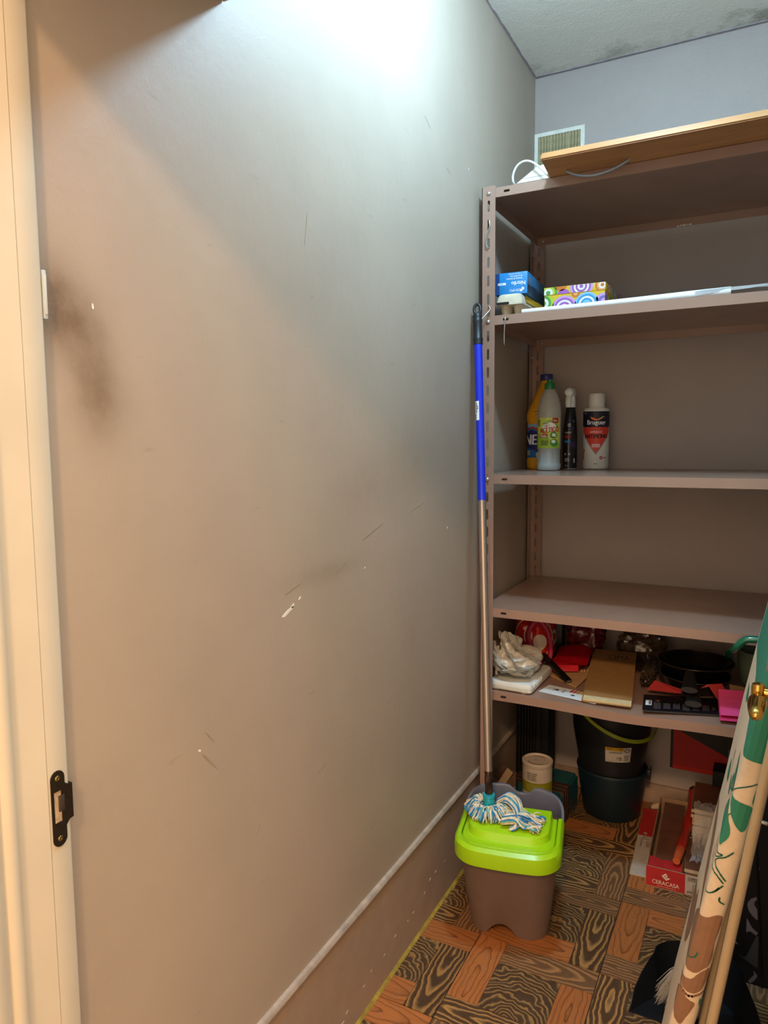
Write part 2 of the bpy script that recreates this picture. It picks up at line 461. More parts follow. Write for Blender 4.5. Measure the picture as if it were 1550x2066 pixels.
# skirting on the left wall with its bead, and the lower one at the back
sk = tag(boxes('baseboard_left', [(0, 0.53, 0, 0.004, BK, 0.243)], M_SKIRT), kind='structure')
bm = bmesh.new()
secs = []
for i in range(60):
    y = 0.53 + (BK - 0.53) * i / 59; w = 0.0008 * noise.noise(Vector((y*9, 0, 0)))
    secs.append([(0.0001, y, 0.243), (0.007+w, y, 0.243), (0.0105+w, y, 0.247), (0.0105+w, y, 0.251), (0.007+w, y, 0.256), (0.0001, y, 0.257+w)])
loft(bm, secs); o = from_bm('bead_strip', bm, M_BEAD, sk); sharp(o.data, 40)
bm = bmesh.new(); secs = []
for i in range(80):
    y = 0.53 + (BK - 0.53) * i / 79; w = 0.0022 * noise.noise(Vector((y*21, 3, 0)))
    secs.append([(0.004, y, 0), (0.0105+w, y, 0), (0.0085+w, y, 0.0022), (0.004, y, 0.006)])
loft(bm, secs); from_bm('caulk_strip', bm, M_CAULK, sk)
def chip(name, y, z, ry, rz, rot, m, parent, x=0.0006, seed=0):
    r = random.Random(seed); n = 9; bm = bmesh.new(); vs = []
    for i in range(n):
        a = 2*pi*i/n; k = r.uniform(0.6, 1.1); p, q = ry*cos(a)*k, rz*sin(a)*k
        vs.append((y + p*cos(rot) - q*sin(rot), z + p*sin(rot) + q*cos(rot)))
    loft(bm, [[(x - 0.0006, a, b) for a, b in vs], [(x, a, b) for a, b in vs]]); return from_bm(name, bm, m, parent)
M_CHIP = mat('bare_white_plaster', '#e4ddd0', 0.8, var=0.08)
M_SCUFF = mat('dark_scuff', '#93846f', 0.7, var=0.2)
for i, a in enumerate(((1.02, 0.951, 0.022, 0.0042, 0.32), (1.036, 0.959, 0.007, 0.003, 0.5), (1.058, 0.968, 0.004, 0.0018, 0.6), (0.787, 0.790, 0.004, 0.0022, -0.3), (0.629, 1.417, 0.0018, 0.0042, 0.1),
                       (1.30, 0.985, 0.003, 0.001, 0.5), (1.75, 1.02, 0.002, 0.004, 0.2), (1.9, 1.98, 0.002, 0.004, 0.1))):
    chip('paint_chip', *a, M_CHIP, wl, seed=i)
for i, a in enumerate(((0.807, 0.766, 0.026, 0.0014, -0.85), (0.812, 0.80, 0.018, 0.0007, -0.9), (1.33, 1.055, 0.06, 0.0011, 0.28), (1.20, 1.0, 0.03, 0.0012, 0.42), (1.56, 1.09, 0.05, 0.0012, 0.2), (1.04, 0.99, 0.03, 0.001, 0.25),
                       (1.12, 0.62, 0.02, 0.0008, 0.3), (1.63, 2.0, 0.02, 0.0008, -0.5), (1.76, 1.93, 0.016, 0.0008, -0.45), (0.92, 0.60, 0.018, 0.0007, 0.8), (1.10, 1.62, 0.04, 0.0007, 1.4))):
    chip('scuff_mark', *a, M_SCUFF, wl, x=0.0004, seed=20+i)
for i in range(26):
    chip('paint_chip', 0.95 + 0.052*i + rng.uniform(-.02, .02), 0.04 + 0.0045*i + rng.uniform(-.012, .012), rng.uniform(.002, .006), rng.uniform(.0006, .0012), rng.uniform(-.1, .5), M_CHIP, sk, x=0.0045, seed=50+i)
tag(boxes('baseboard_back', [(0.004, BK - 0.012, 0, RT, BK, 0.066)], mat('back_skirting', '#a58d78', 0.6, var=0.12, vscale=30)), kind='structure')

# uneven band of wall paint along the ceiling edges
M_BAND = mat('mauve_paint_band', '#9a9294', 0.7, var=0.12, vscale=40)
for nm, f, L in (('trim_4', lambda s, w: (s, BK - w, H - 0.0025), RT), ('trim_5', lambda s, w: (w, 0.6 + s, H - 0.0025), BK - 0.62)):
    bm = bmesh.new(); prev = None
    for i in range(121):
        s = 0.004 + (L - 0.006) * i / 120; w = (0.0135 if nm == 'trim_4' else 0.006) + 0.0035*noise.noise(Vector((s*14, L, 0))) + 0.0015*noise.noise(Vector((s*60, L, 0)))
        cur = [bm.verts.new(f(s, 0.0002)), bm.verts.new(f(s, w)), bm.verts.new(Vector(f(s, w)) + Vector((0, 0, 0.0024))), bm.verts.new(Vector(f(s, 0.0002)) + Vector((0, 0, 0.0024)))]
        if prev: ring_faces(bm, prev, cur)
        prev = cur
    tag(from_bm(nm, bm, M_BAND), kind='structure')

# ---------------------------------------------------------------- door frame (left jamb with strike plate), head, right jamb, open door
def prism_z(bm, poly, z0, z1): loft(bm, [[(x, y, z0) for x, y in poly], [(x, y, z1) for x, y in poly]])
jb = bmesh.new()
prism_z(jb, [(0, 0.5167), (0.0195, 0.5167), (0.0195, 0.5425), (0.0170, 0.5458), (0.0140, 0.5463), (0, 0.5463)], 0, 1.845)      # rebated land by the room
prism_z(jb, [(0, 0.4735), (0.0202, 0.4735), (0.0202, 0.5157), (0, 0.5157)], 0, 1.845)
prism_z(jb, [(0, 0.395), (0.032, 0.395), (0.034, 0.410), (0.034, 0.433), (0.030, 0.447), (0.025, 0.453), (0.0285, 0.459), (0.0285, 0.468), (0.025, 0.4730), (0, 0.4730)], 0, 1.845)
jamb = from_bm('trim_1', jb, M_CREAM); sharp(jamb.data, 50); tag(jamb, kind='structure'); jamb.location = (-0.008, 0.0062, 0)
tag(boxes('trim_2', [(0, 0.40, 1.80, 0.875, 0.546, 1.845)], M_CREAM, bevel=0.003), kind='structure')
tag(boxes('trim_3', [(0.83, 0.40, 0, 0.875, 0.546, 1.80)], M_CREAM, bevel=0.003), kind='structure')
M_BRONZE = mat('dark_bronze', '#2f271e', 0.45, 0.6, var=0.3, vscale=200)
M_BRASS = mat('polished_brass', '#caa453', 0.16, 1.0, var=0.08, vscale=60)
win = [(0.5005, 0.824), (0.5105, 0.824), (0.5105, 0.862), (0.5005, 0.862)]
o = []
for (yy, zz) in slot(0.5065, 0.8405, 0.0185, 0.092, 8): o.append((yy, zz))
bm = bmesh.new()
def loop2(pts):
    vs = [bm.verts.new((p[0], p[1], 0)) for p in pts]; return [bm.edges.new((vs[i], vs[(i+1) % len(vs)])) for i in range(len(vs))]
right = [p for p in o]
outline = []
for p in o: outline.append(p)
# plate outline with the lip that runs to the corner of the jamb
lip = [(0.5157, 0.8165), (0.520, 0.8215), (0.5255, 0.8225), (0.5255, 0.8650), (0.520, 0.8655), (0.5157, 0.8690)]
top = [(0.5065 + 0.00925*cos(a), 0.8775 + 0.00925*sin(a)) for a in [i*pi/8 for i in range(9)]]
bot = [(0.5065 + 0.00925*cos(a), 0.8035 + 0.00925*sin(a)) for a in [pi + i*pi/8 for i in range(9)]]
es = loop2(bot + lip + top) + loop2(win)
bmesh.ops.triangle_fill(bm, edges=es, use_beauty=True)
r = bmesh.ops.extrude_face_region(bm, geom=bm.faces[:])
for v in [g for g in r['geom'] if isinstance(g, bmesh.types.BMVert)]: v.co.z = 0.0014
for v in bm.verts:
    y, z, d = v.co; v.co = Vector((0.0496 + d, y, z))
sp = from_bm('strike_plate', bm, M_BRONZE, jamb); sp.location = (-0.030, 0.0222, -0.018); sp['label'] = 'dark bronze strike plate let into the cream jamb'
boxes('strike_lip', [(0.034, 0.5243, 0.8225, 0.0512, 0.5256, 0.8650)], M_BRONZE, sp)
boxes('latch_recess', [(0.0490, 0.5005, 0.824, 0.0500, 0.5105, 0.862)], mat('bare_recess', '#b59a7c', 0.8, var=0.3, vscale=150), sp)
boxes('latch_tongue', [(0.0500, 0.5065, 0.836, 0.0512, 0.5145, 0.856)], mat('worn_steel', '#5a5148', 0.4, 0.7, var=0.3), sp, bevel=0.0004)
for zz in (0.8775, 0.8040):
    bm = bmesh.new(); lathe(bm, [(0.0036, 0), (0.0036, 0.0004), (0.0024, 0.0012), (0.0008, 0.0012), (0.0006, 0.0006)], 14)
    for v in bm.verts: v.co = Vector((0.0510 + v.co.z, 0.5062 + v.co.x, zz + v.co.y))
    s = from_bm('screw', bm, mat('brass_screw', '#8a7646', 0.35, 0.9, var=0.2), sp, smooth=True)

sw = thing('wall_fitting', 'narrow white plastic fitting on the left wall just behind the door jamb', 'fitting', (0, 0.5560, 1.417))
boxes('fitting_body', [(0.0003, -0.0030, -0.027, 0.0105, 0.0020, 0.027)], mat('fitting_white', '#b4bec4', 0.3, var=0.03), sw, bevel=0.001)
boxes('fitting_cover', [(0.0105, -0.0018, -0.022, 0.0118, 0.0010, 0.022)], mat('cover_white', '#bcc5c9', 0.3, var=0.03), sw, bevel=0.0003)

M_DOOR = mat('cream_door_paint', '#d9c9ae', 0.4, var=0.04, vscale=5)
dr = tag(boxes('door_1', [(0.7755, 0.535, 0.008, 0.8105, 1.195, 1.795)], M_DOOR, bevel=0.002), kind='structure')
dh = bmesh.new()
def along(bm, p, d, prof, n=20):
    d = Vector(d).normalized(); a = d.orthogonal().normalized(); b = d.cross(a); p = Vector(p)
    loft(bm, [[p + d*z + (a*cos(2*pi*k/n) + b*sin(2*pi*k/n))*r for k in range(n)] for r, z in prof])
along(dh, (0.7755, 1.10, 0.897), (-1, 0, 0), [(0.024, 0), (0.024, 0.003), (0.016, 0.006), (0.0075, 0.008), (0.0075, 0.03)])
along(dh, (0.7385, 1.1005, 0.8840), (0, 0, 1), [(0.004, 0), (0.0080, 0.001), (0.0090, 0.006), (0.0090, 0.019), (0.0080, 0.0245), (0.004, 0.0262), (0.0004, 0.0264)])
along(dh, (0.7380, 1.0960, 0.8890), (-0.03, -1, -0.10), [(0.0070, 0), (0.0085, 0.006), (0.0118, 0.010), (0.0122, 0.014), (0.0116, 0.024), (0.0102, 0.040), (0.0086, 0.052), (0.0060, 0.058), (0.003, 0.0605), (0.0004, 0.061)])
o = from_bm('door_handle', dh, M_BRASS, dr); sharp(o.data, 40); o['label'] = 'polished brass lever handle'

# ---------------------------------------------------------------- shelf board over the door (only its far corner shows)
M_PINK = mat('pinkish_laminate', '#b98e78', 0.5, var=0.06, vscale=8)
os_ = thing('overhead_shelf', 'pinkish brown wall shelf above the door, only its corner showing at top left', 'shelf', (0, 0.545, 1.896))
boxes('shelf_board', [(0.001, 0.0, 0.0, 0.42, 0.347, 0.022)], M_PINK, os_, bevel=0.0015)
boxes('bracket', [(0.001, 0.02, 0.022, 0.025, 0.32, 0.045)], M_PINK, os_)

# ---------------------------------------------------------------- ventilation grille
M_VENT = mat('yellowed_white_plastic', '#dad7c8', 0.45, var=0.12, vscale=40)
M_SLAT = mat('dusty_slat_plastic', '#b9ab83', 0.6, var=0.3, vscale=60)
vg = thing('vent_grille', 'yellowed white ventilation grille high on the back wall in the corner', 'vent', (0.0865, BK, 2.2085))
def frame_ring(name, w, h, bw, y0, y1, m, parent):
    bm = bmesh.new(); secs = []
    for (a, b, y) in ((w/2, h/2, y1), (w/2, h/2, y0 + 0.002), (w/2-0.002, h/2-0.002, y0), (w/2-bw, h/2-bw, y0), (w/2-bw-0.001, h/2-bw-0.001, y1)):
        secs.append([(-a, y, -b), (a, y, -b), (a, y, b), (-a, y, b)])
    loft(bm, secs, False, False); return from_bm(name, bm, m, parent)
frame_ring('grille_frame', 0.171, 0.161, 0.0135, -0.012, 0.0, M_VENT, vg)
boxes('duct_backing', [(-0.073, -0.0016, -0.068, 0.073, -0.0004, 0.068)], mat('duct_dirt', '#6b5f45', 0.9, var=0.3), vg)
me = None
for i in range(14):
    if me is None:
        bm = bmesh.new()
        vs = [(-0.0011, -0.0115), (0.0007, -0.0115), (0.0050, -0.0022), (0.0036, -0.0018)]
        loft(bm, [[(x, y, -0.0715) for x, y in vs], [(x, y, 0.0715) for x, y in vs]])
        o = from_bm('slat', bm, M_SLAT, vg); me = o.data
    else:
        o = bpy.data.objects.new('slat', me); COL.objects.link(o); o.parent = vg
    o.location = (-0.0685 + i*0.0103, 0, 0)
boxes('cross_bar', [(-0.072, -0.0085, -0.0545, 0.072, -0.006, -0.0520)], M_VENT, vg)
for sx in (-1, 1): boxes('centre_rib', [(0.030*sx - 0.001, -0.006, -0.07, 0.030*sx + 0.001, -0.003, 0.07)], M_SLAT, vg)

# ---------------------------------------------------------------- metal shelving unit
M_STEEL = mat('brown_enamelled_steel', '#9a7b6a', 0.24, var=0.05, vscale=10, bump=0.03, bscale=400)
M_BOLT = mat('zinc_bolt', '#c9c6bd', 0.3, 0.85, var=0.1)
YF, YB, XL, XR = 1.958, 2.505, 0.020, 0.985
ZS = [1.938, 1.595, 1.151, 0.764, 0.515]; FL = 0.0255
su = thing('shelving_unit', 'brown enamelled metal shelving unit with five shelves along the back wall', 'shelves', (0, 0, 0))
ZTOP = 1.944
def upright(name, x, sx, y, sy, slots):
    """an L section: front flange 38 mm wide with slots, side flange 38 mm deep"""
    hs = []
    if slots:
        k = 0
        while ZTOP - 0.052 - k*0.0503 > 0.02:
            hs.append(slot(0.0195, ZTOP - 0.052 - k*0.0503, 0.0068, 0.030, 4)); k += 1
    o = holed_plate(name, 0.0, 0.0385, 0.0, ZTOP, hs, lambda u, v, d: (x + sx*u, y + sy*d, v), 0.0016, M_STEEL, su)
    boxes('upright_flange', [(min(x, x + sx*0.0016), min(y, y + sy*0.0385), 0, max(x, x + sx*0.0016), max(y, y + sy*0.0385), ZTOP)], M_STEEL, o)
    return o
upright('upright', XL - 0.001, 1, YF - 0.0032, 1, True)
upright('upright', XL - 0.012, 1, YB, -1, True)
upright('upright', XR + 0.001, -1, YF - 0.0032, 1, True)
upright('upright', XR + 0.001, -1, YB, -1, True)
def sag5(x, y):
    s = (x - 0.058) / 0.64; q = max(0.0, (YB - y) / (YB - YF))
    return 0.005*max(0, s) - 0.0075*math.exp(-((x-0.425)/0.13)**2)*q
def shelf(z, sag=None):
    """a pressed tray: sheet on top, flanges turned down on four sides"""
    x0, x1, y0, y1, t = XL + 0.0015, XR - 0.0015, YF, YB - 0.0018, 0.0012
    bm = bmesh.new(); nx = 48 if sag else 1; ny = 8 if sag else 1
    def slab(xa, ya, za, xb, yb, zb, mx, my):
        def ring(i, n, zz): return [(xa + (xb-xa)*i/n, yy, zz_) for yy, zz_ in ((ya, za), (yb, za), (yb, zb), (ya, zb))]
        if mx: loft(bm, [ring(i, mx, 0) for i in range(mx+1)])
        else: box(bm, xa, ya, za, xb, yb, zb)
    if sag:
        for j in range(ny): slab(x0, y0 + (y1-y0)*j/ny, -t, x1, y0 + (y1-y0)*(j+1)/ny, 0, nx, 0)
        bmesh.ops.remove_doubles(bm, verts=bm.verts, dist=1e-6)
        inner = [f for f in bm.faces if all(abs(v.co.y - f.verts[0].co.y) < 1e-6 for v in f.verts) and y0 + 1e-4 < f.verts[0].co.y < y1 - 1e-4]
        bmesh.ops.delete(bm, geom=inner, context='FACES_ONLY')
        slab(x0, y0 - 0.0002, -FL, x1, y0 + t, -0.00005, nx, 0)
    else:
        box(bm, x0, y0, -t, x1, y1, 0)
    slab(x0, y1 - t, -FL, x1, y1, -t*0.5, nx if sag else 0, 0)
    box(bm, x0, y0 + t, -FL, x0 + t, y1 - t, -t*0.5); box(bm, x1 - t, y0 + t, -FL, x1, y1 - t, -t*0.5)
    if sag:
        for v in bm.verts: v.co.z += sag(v.co.x, v.co.y)
    for v in bm.verts: v.co.z += z
    o = from_bm('shelf', bm, M_STEEL, su)
    if not sag:
        hs = [slot(0.089, -0.0125, 0.0175, 0.0065), slot(XR - 0.071, -0.0125, 0.0175, 0.0065)]
        holed_plate('front_flange', x0, x1, -FL, 0.0, hs, lambda u, v, d: (u, y0 - 0.0002 - d, z + v), 0.0014, M_STEEL, o)
        boxes('flange_lip', [(x0, y0, z - FL - 0.0001, x1, y0 + 0.011, z - FL + 0.0011)], M_STEEL, o)
    else:
        boxes('flange_slot', [(0.082, y0 - 0.0010, z - 0.0150, 0.0985, y0 - 0.0001, z - 0.009)], mat('slot_dark', '#1a1210', 0.8), o, bevel=0.0003)
    return o
for i, z in enumerate(ZS): shelf(z, sag5 if i == 4 else None)
bolt_me = None
def bolt(x, y, z, r=0.0062, d=(0, -1, 0)):
    global bolt_me
    if bolt_me is None:
        bm = bmesh.new(); along(bm, (0, 0, 0), (0, -1, 0), [(1.0, 0), (1.0, 0.12), (0.85, 0.45), (0.5, 0.70), (0.1, 0.78)], 14)
        bolt_me = from_bm('bolt', bm, M_BOLT, su, smooth=True); o = bolt_me
    else:
        o = bolt_me.copy(); COL.objects.link(o)
    o.location = (x, y, z); o.scale = (r, r, r); o.rotation_euler = (0, 0, atan2(d[0], -d[1])); return o
for z in (1.925, 1.579, 1.138): bolt(XL + 0.0185, YF - 0.0032, z)
for z in ZS[:3]:
    bolt(XL + 0.020, YB - 0.0020, z - 0.013, 0.005); bolt(XL - 0.0095, YB - 0.018, z - 0.016, 0.0045, (1, 0, 0)); bolt(XL - 0.0095, YB - 0.018, z - 0.062, 0.0045, (1, 0, 0))
for z in ZS: bolt(XR - 0.0175, YF - 0.0032, z - 0.013)
# a chipped patch of enamel on the back flange of the top shelf
boxes('enamel_chip', [(0.468 + 0.009*k, YB - 0.0036, 1.9130 + 0.0012*(k % 2), 0.475 + 0.009*k, YB - 0.0030, 1.9165 + 0.001*(k % 3)) for k in range(5)], M_CHIP, su)

M_WIRE = mat('galvanised_wire', '#b9b4aa', 0.28, 0.9, var=0.1)
def hook(label, pts, r=0.0016, loc=None):
    loc = Vector(loc or pts[0]); o = tube_obj('wire_hook', [Vector(p) - loc for p in smooth_path(pts)], r, M_WIRE); o.location = loc
    return tag(o, label, 'hook', 'wire hooks on the shelving')
hook('thin wire hook threaded through the upright between the top two shelves', [(0.040, 1.962, 1.846), (0.0405, 1.952, 1.855), (0.043, 1.949, 1.846), (0.044, 1.948, 1.835), (0.038, 1.947, 1.817), (0.034, 1.947, 1.800), (0.035, 1.947, 1.786), (0.039, 1.950, 1.780), (0.039, 1.962, 1.787)])
hook('wire hook on the upright that holds the eye of the mop handle', [(0.040, 1.962, 1.612), (0.0405, 1.951, 1.622), (0.047, 1.947, 1.612), (0.040, 1.936, 1.598), (0.030, 1.922, 1.582), (0.024, 1.915, 1.574)])
hook('straight wire hook hanging from the slot in the second shelf edge', [(0.089, 1.964, 1.5845), (0.089, 1.955, 1.588), (0.0885, 1.951, 1.575), (0.0875, 1.950, 1.55), (0.087, 1.950, 1.53), (0.087, 1.952, 1.5145), (0.0865, 1.957, 1.512)])

# ---------------------------------------------------------------- on the top shelf
def beech_mat():
    m, t, b = base_mat('varnished_beech', 0.36, 0, 0.5); v = t.obj()
    w = t.new('ShaderNodeMapping'); w.inputs['Scale'].default_value = (3, 60, 60); t.l.new(v, w.inputs['Vector'])
    n = t.noise(w.outputs[0], 1.5, 4, 0.6, 0.4)
    t.l.new(t.ramp(n, [(0.3, lin('#a5703f')), (0.7, lin('#c08a55'))]), b.inputs['Base Color']); return m
M_BEECH = beech_mat()
pn = thing('wooden_door_panel', 'varnished beech cabinet door lying on the top shelf with its handle underneath', 'panel', (0.218, 1.826, ZS[0] + 0.001))
bm = bmesh.new(); box(bm, 0, 0, 0, 0.70, 0.40, 0.0165); bmesh.ops.bevel(bm, geom=bm.edges[:], offset=0.003, segments=3, affect='EDGES')
for v in bm.verts: v.co.x += -0.09*v.co.y if v.co.x < 0.1 else 0
o = from_bm('board', bm, M_BEECH, pn); sharp(o.data, 40)
M_CHROME = mat('brushed_chrome', '#b4bcc4', 0.38, 0.55, var=0.05)
bm = bmesh.new(); secs = []
P = smooth_path([(0.040, 0.099, 0.001), (0.045, 0.097, -0.006), (0.075, 0.095, -0.020), (0.113, 0.094, -0.026), (0.155, 0.095, -0.020), (0.190, 0.097, -0.006), (0.198, 0.099, 0.001)], 6)
for i, p in enumerate(P):
    w = 0.0040 + 0.0030*sin(pi*i/(len(P)-1))
    secs.append([p + Vector((0, w*cos(a), 0.0028*sin(a))) for a in [2*pi*k/10 for k in range(10)]])
loft(bm, secs); o = from_bm('bow_handle', bm, M_CHROME, pn); sharp(o.data, 50)

M_WPL = mat('white_plastic', '#dfe2dc', 0.4, var=0.05, vscale=20)
pa = thing('power_adapter', 'small white wedge shaped plastic device with its cable on the top shelf corner', 'device', (0.112, 1.964, ZS[0] + 0.0005))
bm = bmesh.new()
f = [(0.0, 0.0), (0.096, 0.0), (0.096, 0.044), (0.058, 0.038), (0.050, 0.033), (0.0, 0.003)]
loft(bm, [[(x, 0, z) for x, z in f], [(x, 0.085, z) for x, z in f]]); bmesh.ops.bevel(bm, geom=bm.edges[:], offset=0.0012, segments=2, affect='EDGES')
o = from_bm('housing', bm, M_WPL, pa); sharp(o.data, 40)
boxes('dark_base', [(0.002, -0.0012, 0.0003, 0.094, -0.0002, 0.0028)], mat('device_dark', '#3a3530', 0.6), pa)
boxes('seam', [(0.020, -0.0008, 0.0125, 0.094, -0.0001, 0.0133)], mat('device_seam', '#8d8f88', 0.6), pa)
tube_obj('cable', [Vector(p) - Vector((0.112, 1.964, ZS[0])) for p in smooth_path([(0.1075, 1.985, 1.9405), (0.1065, 1.960, 1.944), (0.107, 1.955, 1.962), (0.118, 1.953, 1.982), (0.137, 1.950, 1.990), (0.158, 1.947, 1.985), (0.180, 1.945, 1.968), (0.198, 1.943, 1.950), (0.2055, 1.95, 1.9415), (0.206, 1.962, 1.9405)])], 0.0030, mat('white_cable', '#d9dcd6', 0.45), pa)

# ---------------------------------------------------------------- on the second shelf
Z2 = ZS[1] + 0.0005
M_PULP = mat('grey_pulp_board', '#c9bda4', 0.9, var=0.12, vscale=60, bump=0.5, bscale=260)
ec = thing('egg_carton', 'grey pulp egg carton with a yellow label lying under the blue glove box', 'carton', (0.0935, 2.0935, Z2))
def tray():
    bm = bmesh.new()
    for ix in (-1, 1):
        for iy in range(3):
            cx, cy = ix*0.0185, -0.075 + iy*0.075
            lathe(bm, [(0.0115, 0.0), (0.0135, 0.001), (0.0172, 0.024), (0.0180, 0.031), (0.0160, 0.031), (0.012, 0.004)], 14, 1.0, 2.0, (cx, cy))
    box(bm, -0.0375, -0.1235, 0.0285, 0.0375, 0.1235, 0.0312)
    return bm
o = from_bm('egg_tray', tray(), M_PULP, ec); sharp(o.data, 45)
bm = bmesh.new(); secs = []
def lidsec(y, s):
    pr = [(-0.0375, 0.0314), (-0.0365, 0.036), (-0.033, 0.053), (-0.028, 0.0585), (-0.02, 0.060), (0.02, 0.060), (0.028, 0.0585), (0.033, 0.053), (0.0365, 0.036), (0.0375, 0.0314)]
    return [(x*(0.9+0.1*s), y, 0.0314 + (z-0.0314)*s) for x, z in pr]
for y, s in ((-0.1235, 0.25), (-0.1225, 0.72), (-0.118, 0.93), (-0.108, 1.0), (0.108, 1.0), (0.118, 0.93), (0.1235, 0.3)): secs.append(lidsec(y, s))
loft(bm, secs); o = from_bm('lid', bm, M_PULP, ec); sharp(o.data, 50)
bm = bmesh.new(); box(bm, -0.0365, -0.1245, 0.029, 0.0, -0.1225, 0.0365); bmesh.ops.bevel(bm, geom=bm.edges[:], offset=0.0008, segments=2, affect='EDGES'); from_bm('lid_notch', bm, mat('notch_dark', '#241c14', 0.9), ec)
decal('yellow_label', [rect(-0.085, 0.0, 0.10, 0.020)], plane_map((0.0372, 0, 0.0375), (0, 1, 0), (-0.22, 0, 1)), flat('carton_yellow', '#c9a02c', 0.6), ec, 0.0012)

M_BLUE = mat('blue_carton', '#1f7fc0', 0.4, var=0.05); M_NAVY = flat('navy_print', '#123a6e'); M_WHITE = flat('white_print', '#e8ebee', 0.5)
gb = thing('glove_box', 'bright blue nitrile glove box lying upside down on the egg carton', 'box', (0.0915, 1.995, Z2 + 0.0608), radians(3.5))
boxes('carton', [(-0.0455, 0, 0, 0.0455, 0.222, 0.0595)], M_BLUE, gb, bevel=0.0008)
FM = plane_map((0, 0, 0), (1, 0, 0), (0, 0, 1))
decal('navy_band', [rect(-0.0453, 0.0005, -0.0335, 0.059)], FM, M_NAVY, gb, 0.0003)
ts = text('Nitrilo', 0.0045 + 0.016, 0.034, 0.0105, 0.012, 1.0, 'CENTER', pi) 
for s, y, h, x in (('Guantes de Examen', 0.0440, 0.0048, 0.009), ('de un Solo Uso', 0.0505, 0.0048, 0.014), ('No estériles desechables', 0.0560, 0.0029, 0.009)): ts += text(s, x, y, h, 0.004, 0.82, 'CENTER', pi)
ts += text('ORYPO', 0.011, 0.0135, 0.0066, 0.0, 1.0, 'CENTER', pi)
ts += [rect(0.0298, 0.006, 0.0318, 0.018), rect(0.026, 0.0098, 0.0358, 0.0122), ell(0.027, 0.0085, 0.0028), ell(0.0345, 0.0140, 0.0028)]
ts += [rect(-0.038, 0.0262, -0.0205, 0.0325)] + [ell(-0.0180, 0.0294, 0.0034)]
decal('lettering', ts, FM, M_WHITE, gb, 0.0006)
decal('badge_print', text('100 PCS', -0.030, 0.0312, 0.0036, 0.01, 0.9, 'CENTER', pi) + ell(0, 0, 0.0001, n=3) and text('100 PCS', -0.030, 0.0312, 0.0036, 0.01, 0.9, 'CENTER', pi), FM, M_NAVY, gb, 0.0009)
SMp = plane_map((0.0455, 0, 0), (0, 1, 0), (0, 0, 1))
decal('side_print', [clip(p, 0.002, 0.001, 0.22, 0.0585) for p in [rect(0.002, 0.0, 0.22, 0.030)]], SMp, flat('side_dark_blue', '#1c3f5c'), gb, 0.0003)
decal('side_stripes', [c for c in (clip([(0.07+0.014*k, 0.058), (0.072+0.014*k, 0.058), (0.126+0.014*k, 0.018), (0.124+0.014*k, 0.018)], 0.002, 0.001, 0.22, 0.0585) for k in range(4)) if c] + scribble(0.006, 0.026, 0.05, 0.024, 5, seed=4), SMp, flat('side_grey_print', '#8fa4ae'), gb, 0.0005)

gx = thing('gift_box', 'yellow gift box printed with purple, blue and orange circles on the second shelf', 'box', (0.243, 2.10, Z2))
GW, GD, GB, GT = 0.172, 0.24, 0.068, 0.0895
M_YEL = flat('box_yellow', '#e2bd2c', 0.45)
boxes('box_base', [(-GW/2+0.001, 0.001, 0, GW/2-0.001, GD-0.001, GB)], M_YEL, gx)
boxes('box_lid', [(-GW/2-0.0005, -0.0005, GB, GW/2+0.0005, GD+0.0005, GT)], M_YEL, gx, bevel=0.0006)
cols = {k: flat('print_' + k, v, 0.45) for k, v in dict(purple='#a565b8', lilac='#c9a2d8', white='#ece6e0', blue='#3f9bd0', pale='#8cc4e0', green='#58a04a', lime='#b9cf3d', orange='#d5782c', peach='#e8b06a', violet='#7d6bb5').items()}
def target(cx, cz, r, seq, w, fm, clipr, eps0):
    for i, c in enumerate(seq):
        rr = r * (1 - i/len(seq)); p = clip(ell(cx, cz, rr*1.0, rr*0.97, 36), *clipr)
        if p: decal('printed_circle', [p], fm, cols[c], w, eps0 + 0.00018*i)
F1 = plane_map((0, 0.001, 0), (1, 0, 0), (0, 0, 1)); F2 = plane_map((0, -0.0005, 0), (1, 0, 0), (0, 0, 1))
cb = (-GW/2+0.0015, 0.001, GW/2-0.0015, GB-0.0006); ct = (-GW/2, GB+0.0006, GW/2, GT-0.0006)
par = gx
for a in ((-0.088, 0.046, 0.030, ('lime', 'green', 'white', 'green')), (-0.028, 0.028, 0.036, ('lilac', 'purple', 'white', 'purple', 'white', 'purple')), (0.035, 0.034, 0.034, ('pale', 'blue', 'white', 'blue', 'pale', 'blue')), (0.082, 0.038, 0.024, ('lilac', 'violet', 'lilac')), (0.004, 0.066, 0.012, ('orange', 'peach'))):
    target(a[0], a[1], a[2], a[3], gx, F1, cb, 0.0003)
for a in ((-0.074, 0.074, 0.026, ('green', 'lime', 'white', 'green')), (-0.038, 0.094, 0.018, ('orange', 'orange')), (-0.030, 0.064, 0.018, ('purple',)), (0.020, 0.084, 0.032, ('lilac', 'purple', 'white', 'purple', 'white', 'purple')), (0.078, 0.082, 0.020, ('orange', 'peach', 'white', 'orange'))):
    target(a[0], a[1], a[2], a[3], gx, F2, ct, 0.0003)
G1 = plane_map((GW/2-0.001, 0, 0), (0, 1, 0), (0, 0, 1)); G2 = plane_map((GW/2+0.0005, 0, 0), (0, 1, 0), (0, 0, 1))
cb2 = (0.002, 0.001, GD-0.002, GB-0.0006); ct2 = (0.0, GB+0.0006, GD, GT-0.0006)
for a in ((0.02, 0.035, 0.03, ('lilac', 'violet', 'lilac', 'violet')), (0.09, 0.04, 0.034, ('lime', 'green', 'white', 'green')), (0.17, 0.035, 0.036, ('orange', 'peach', 'orange'))): target(a[0], a[1], a[2], a[3], gx, G1, cb2, 0.0003)
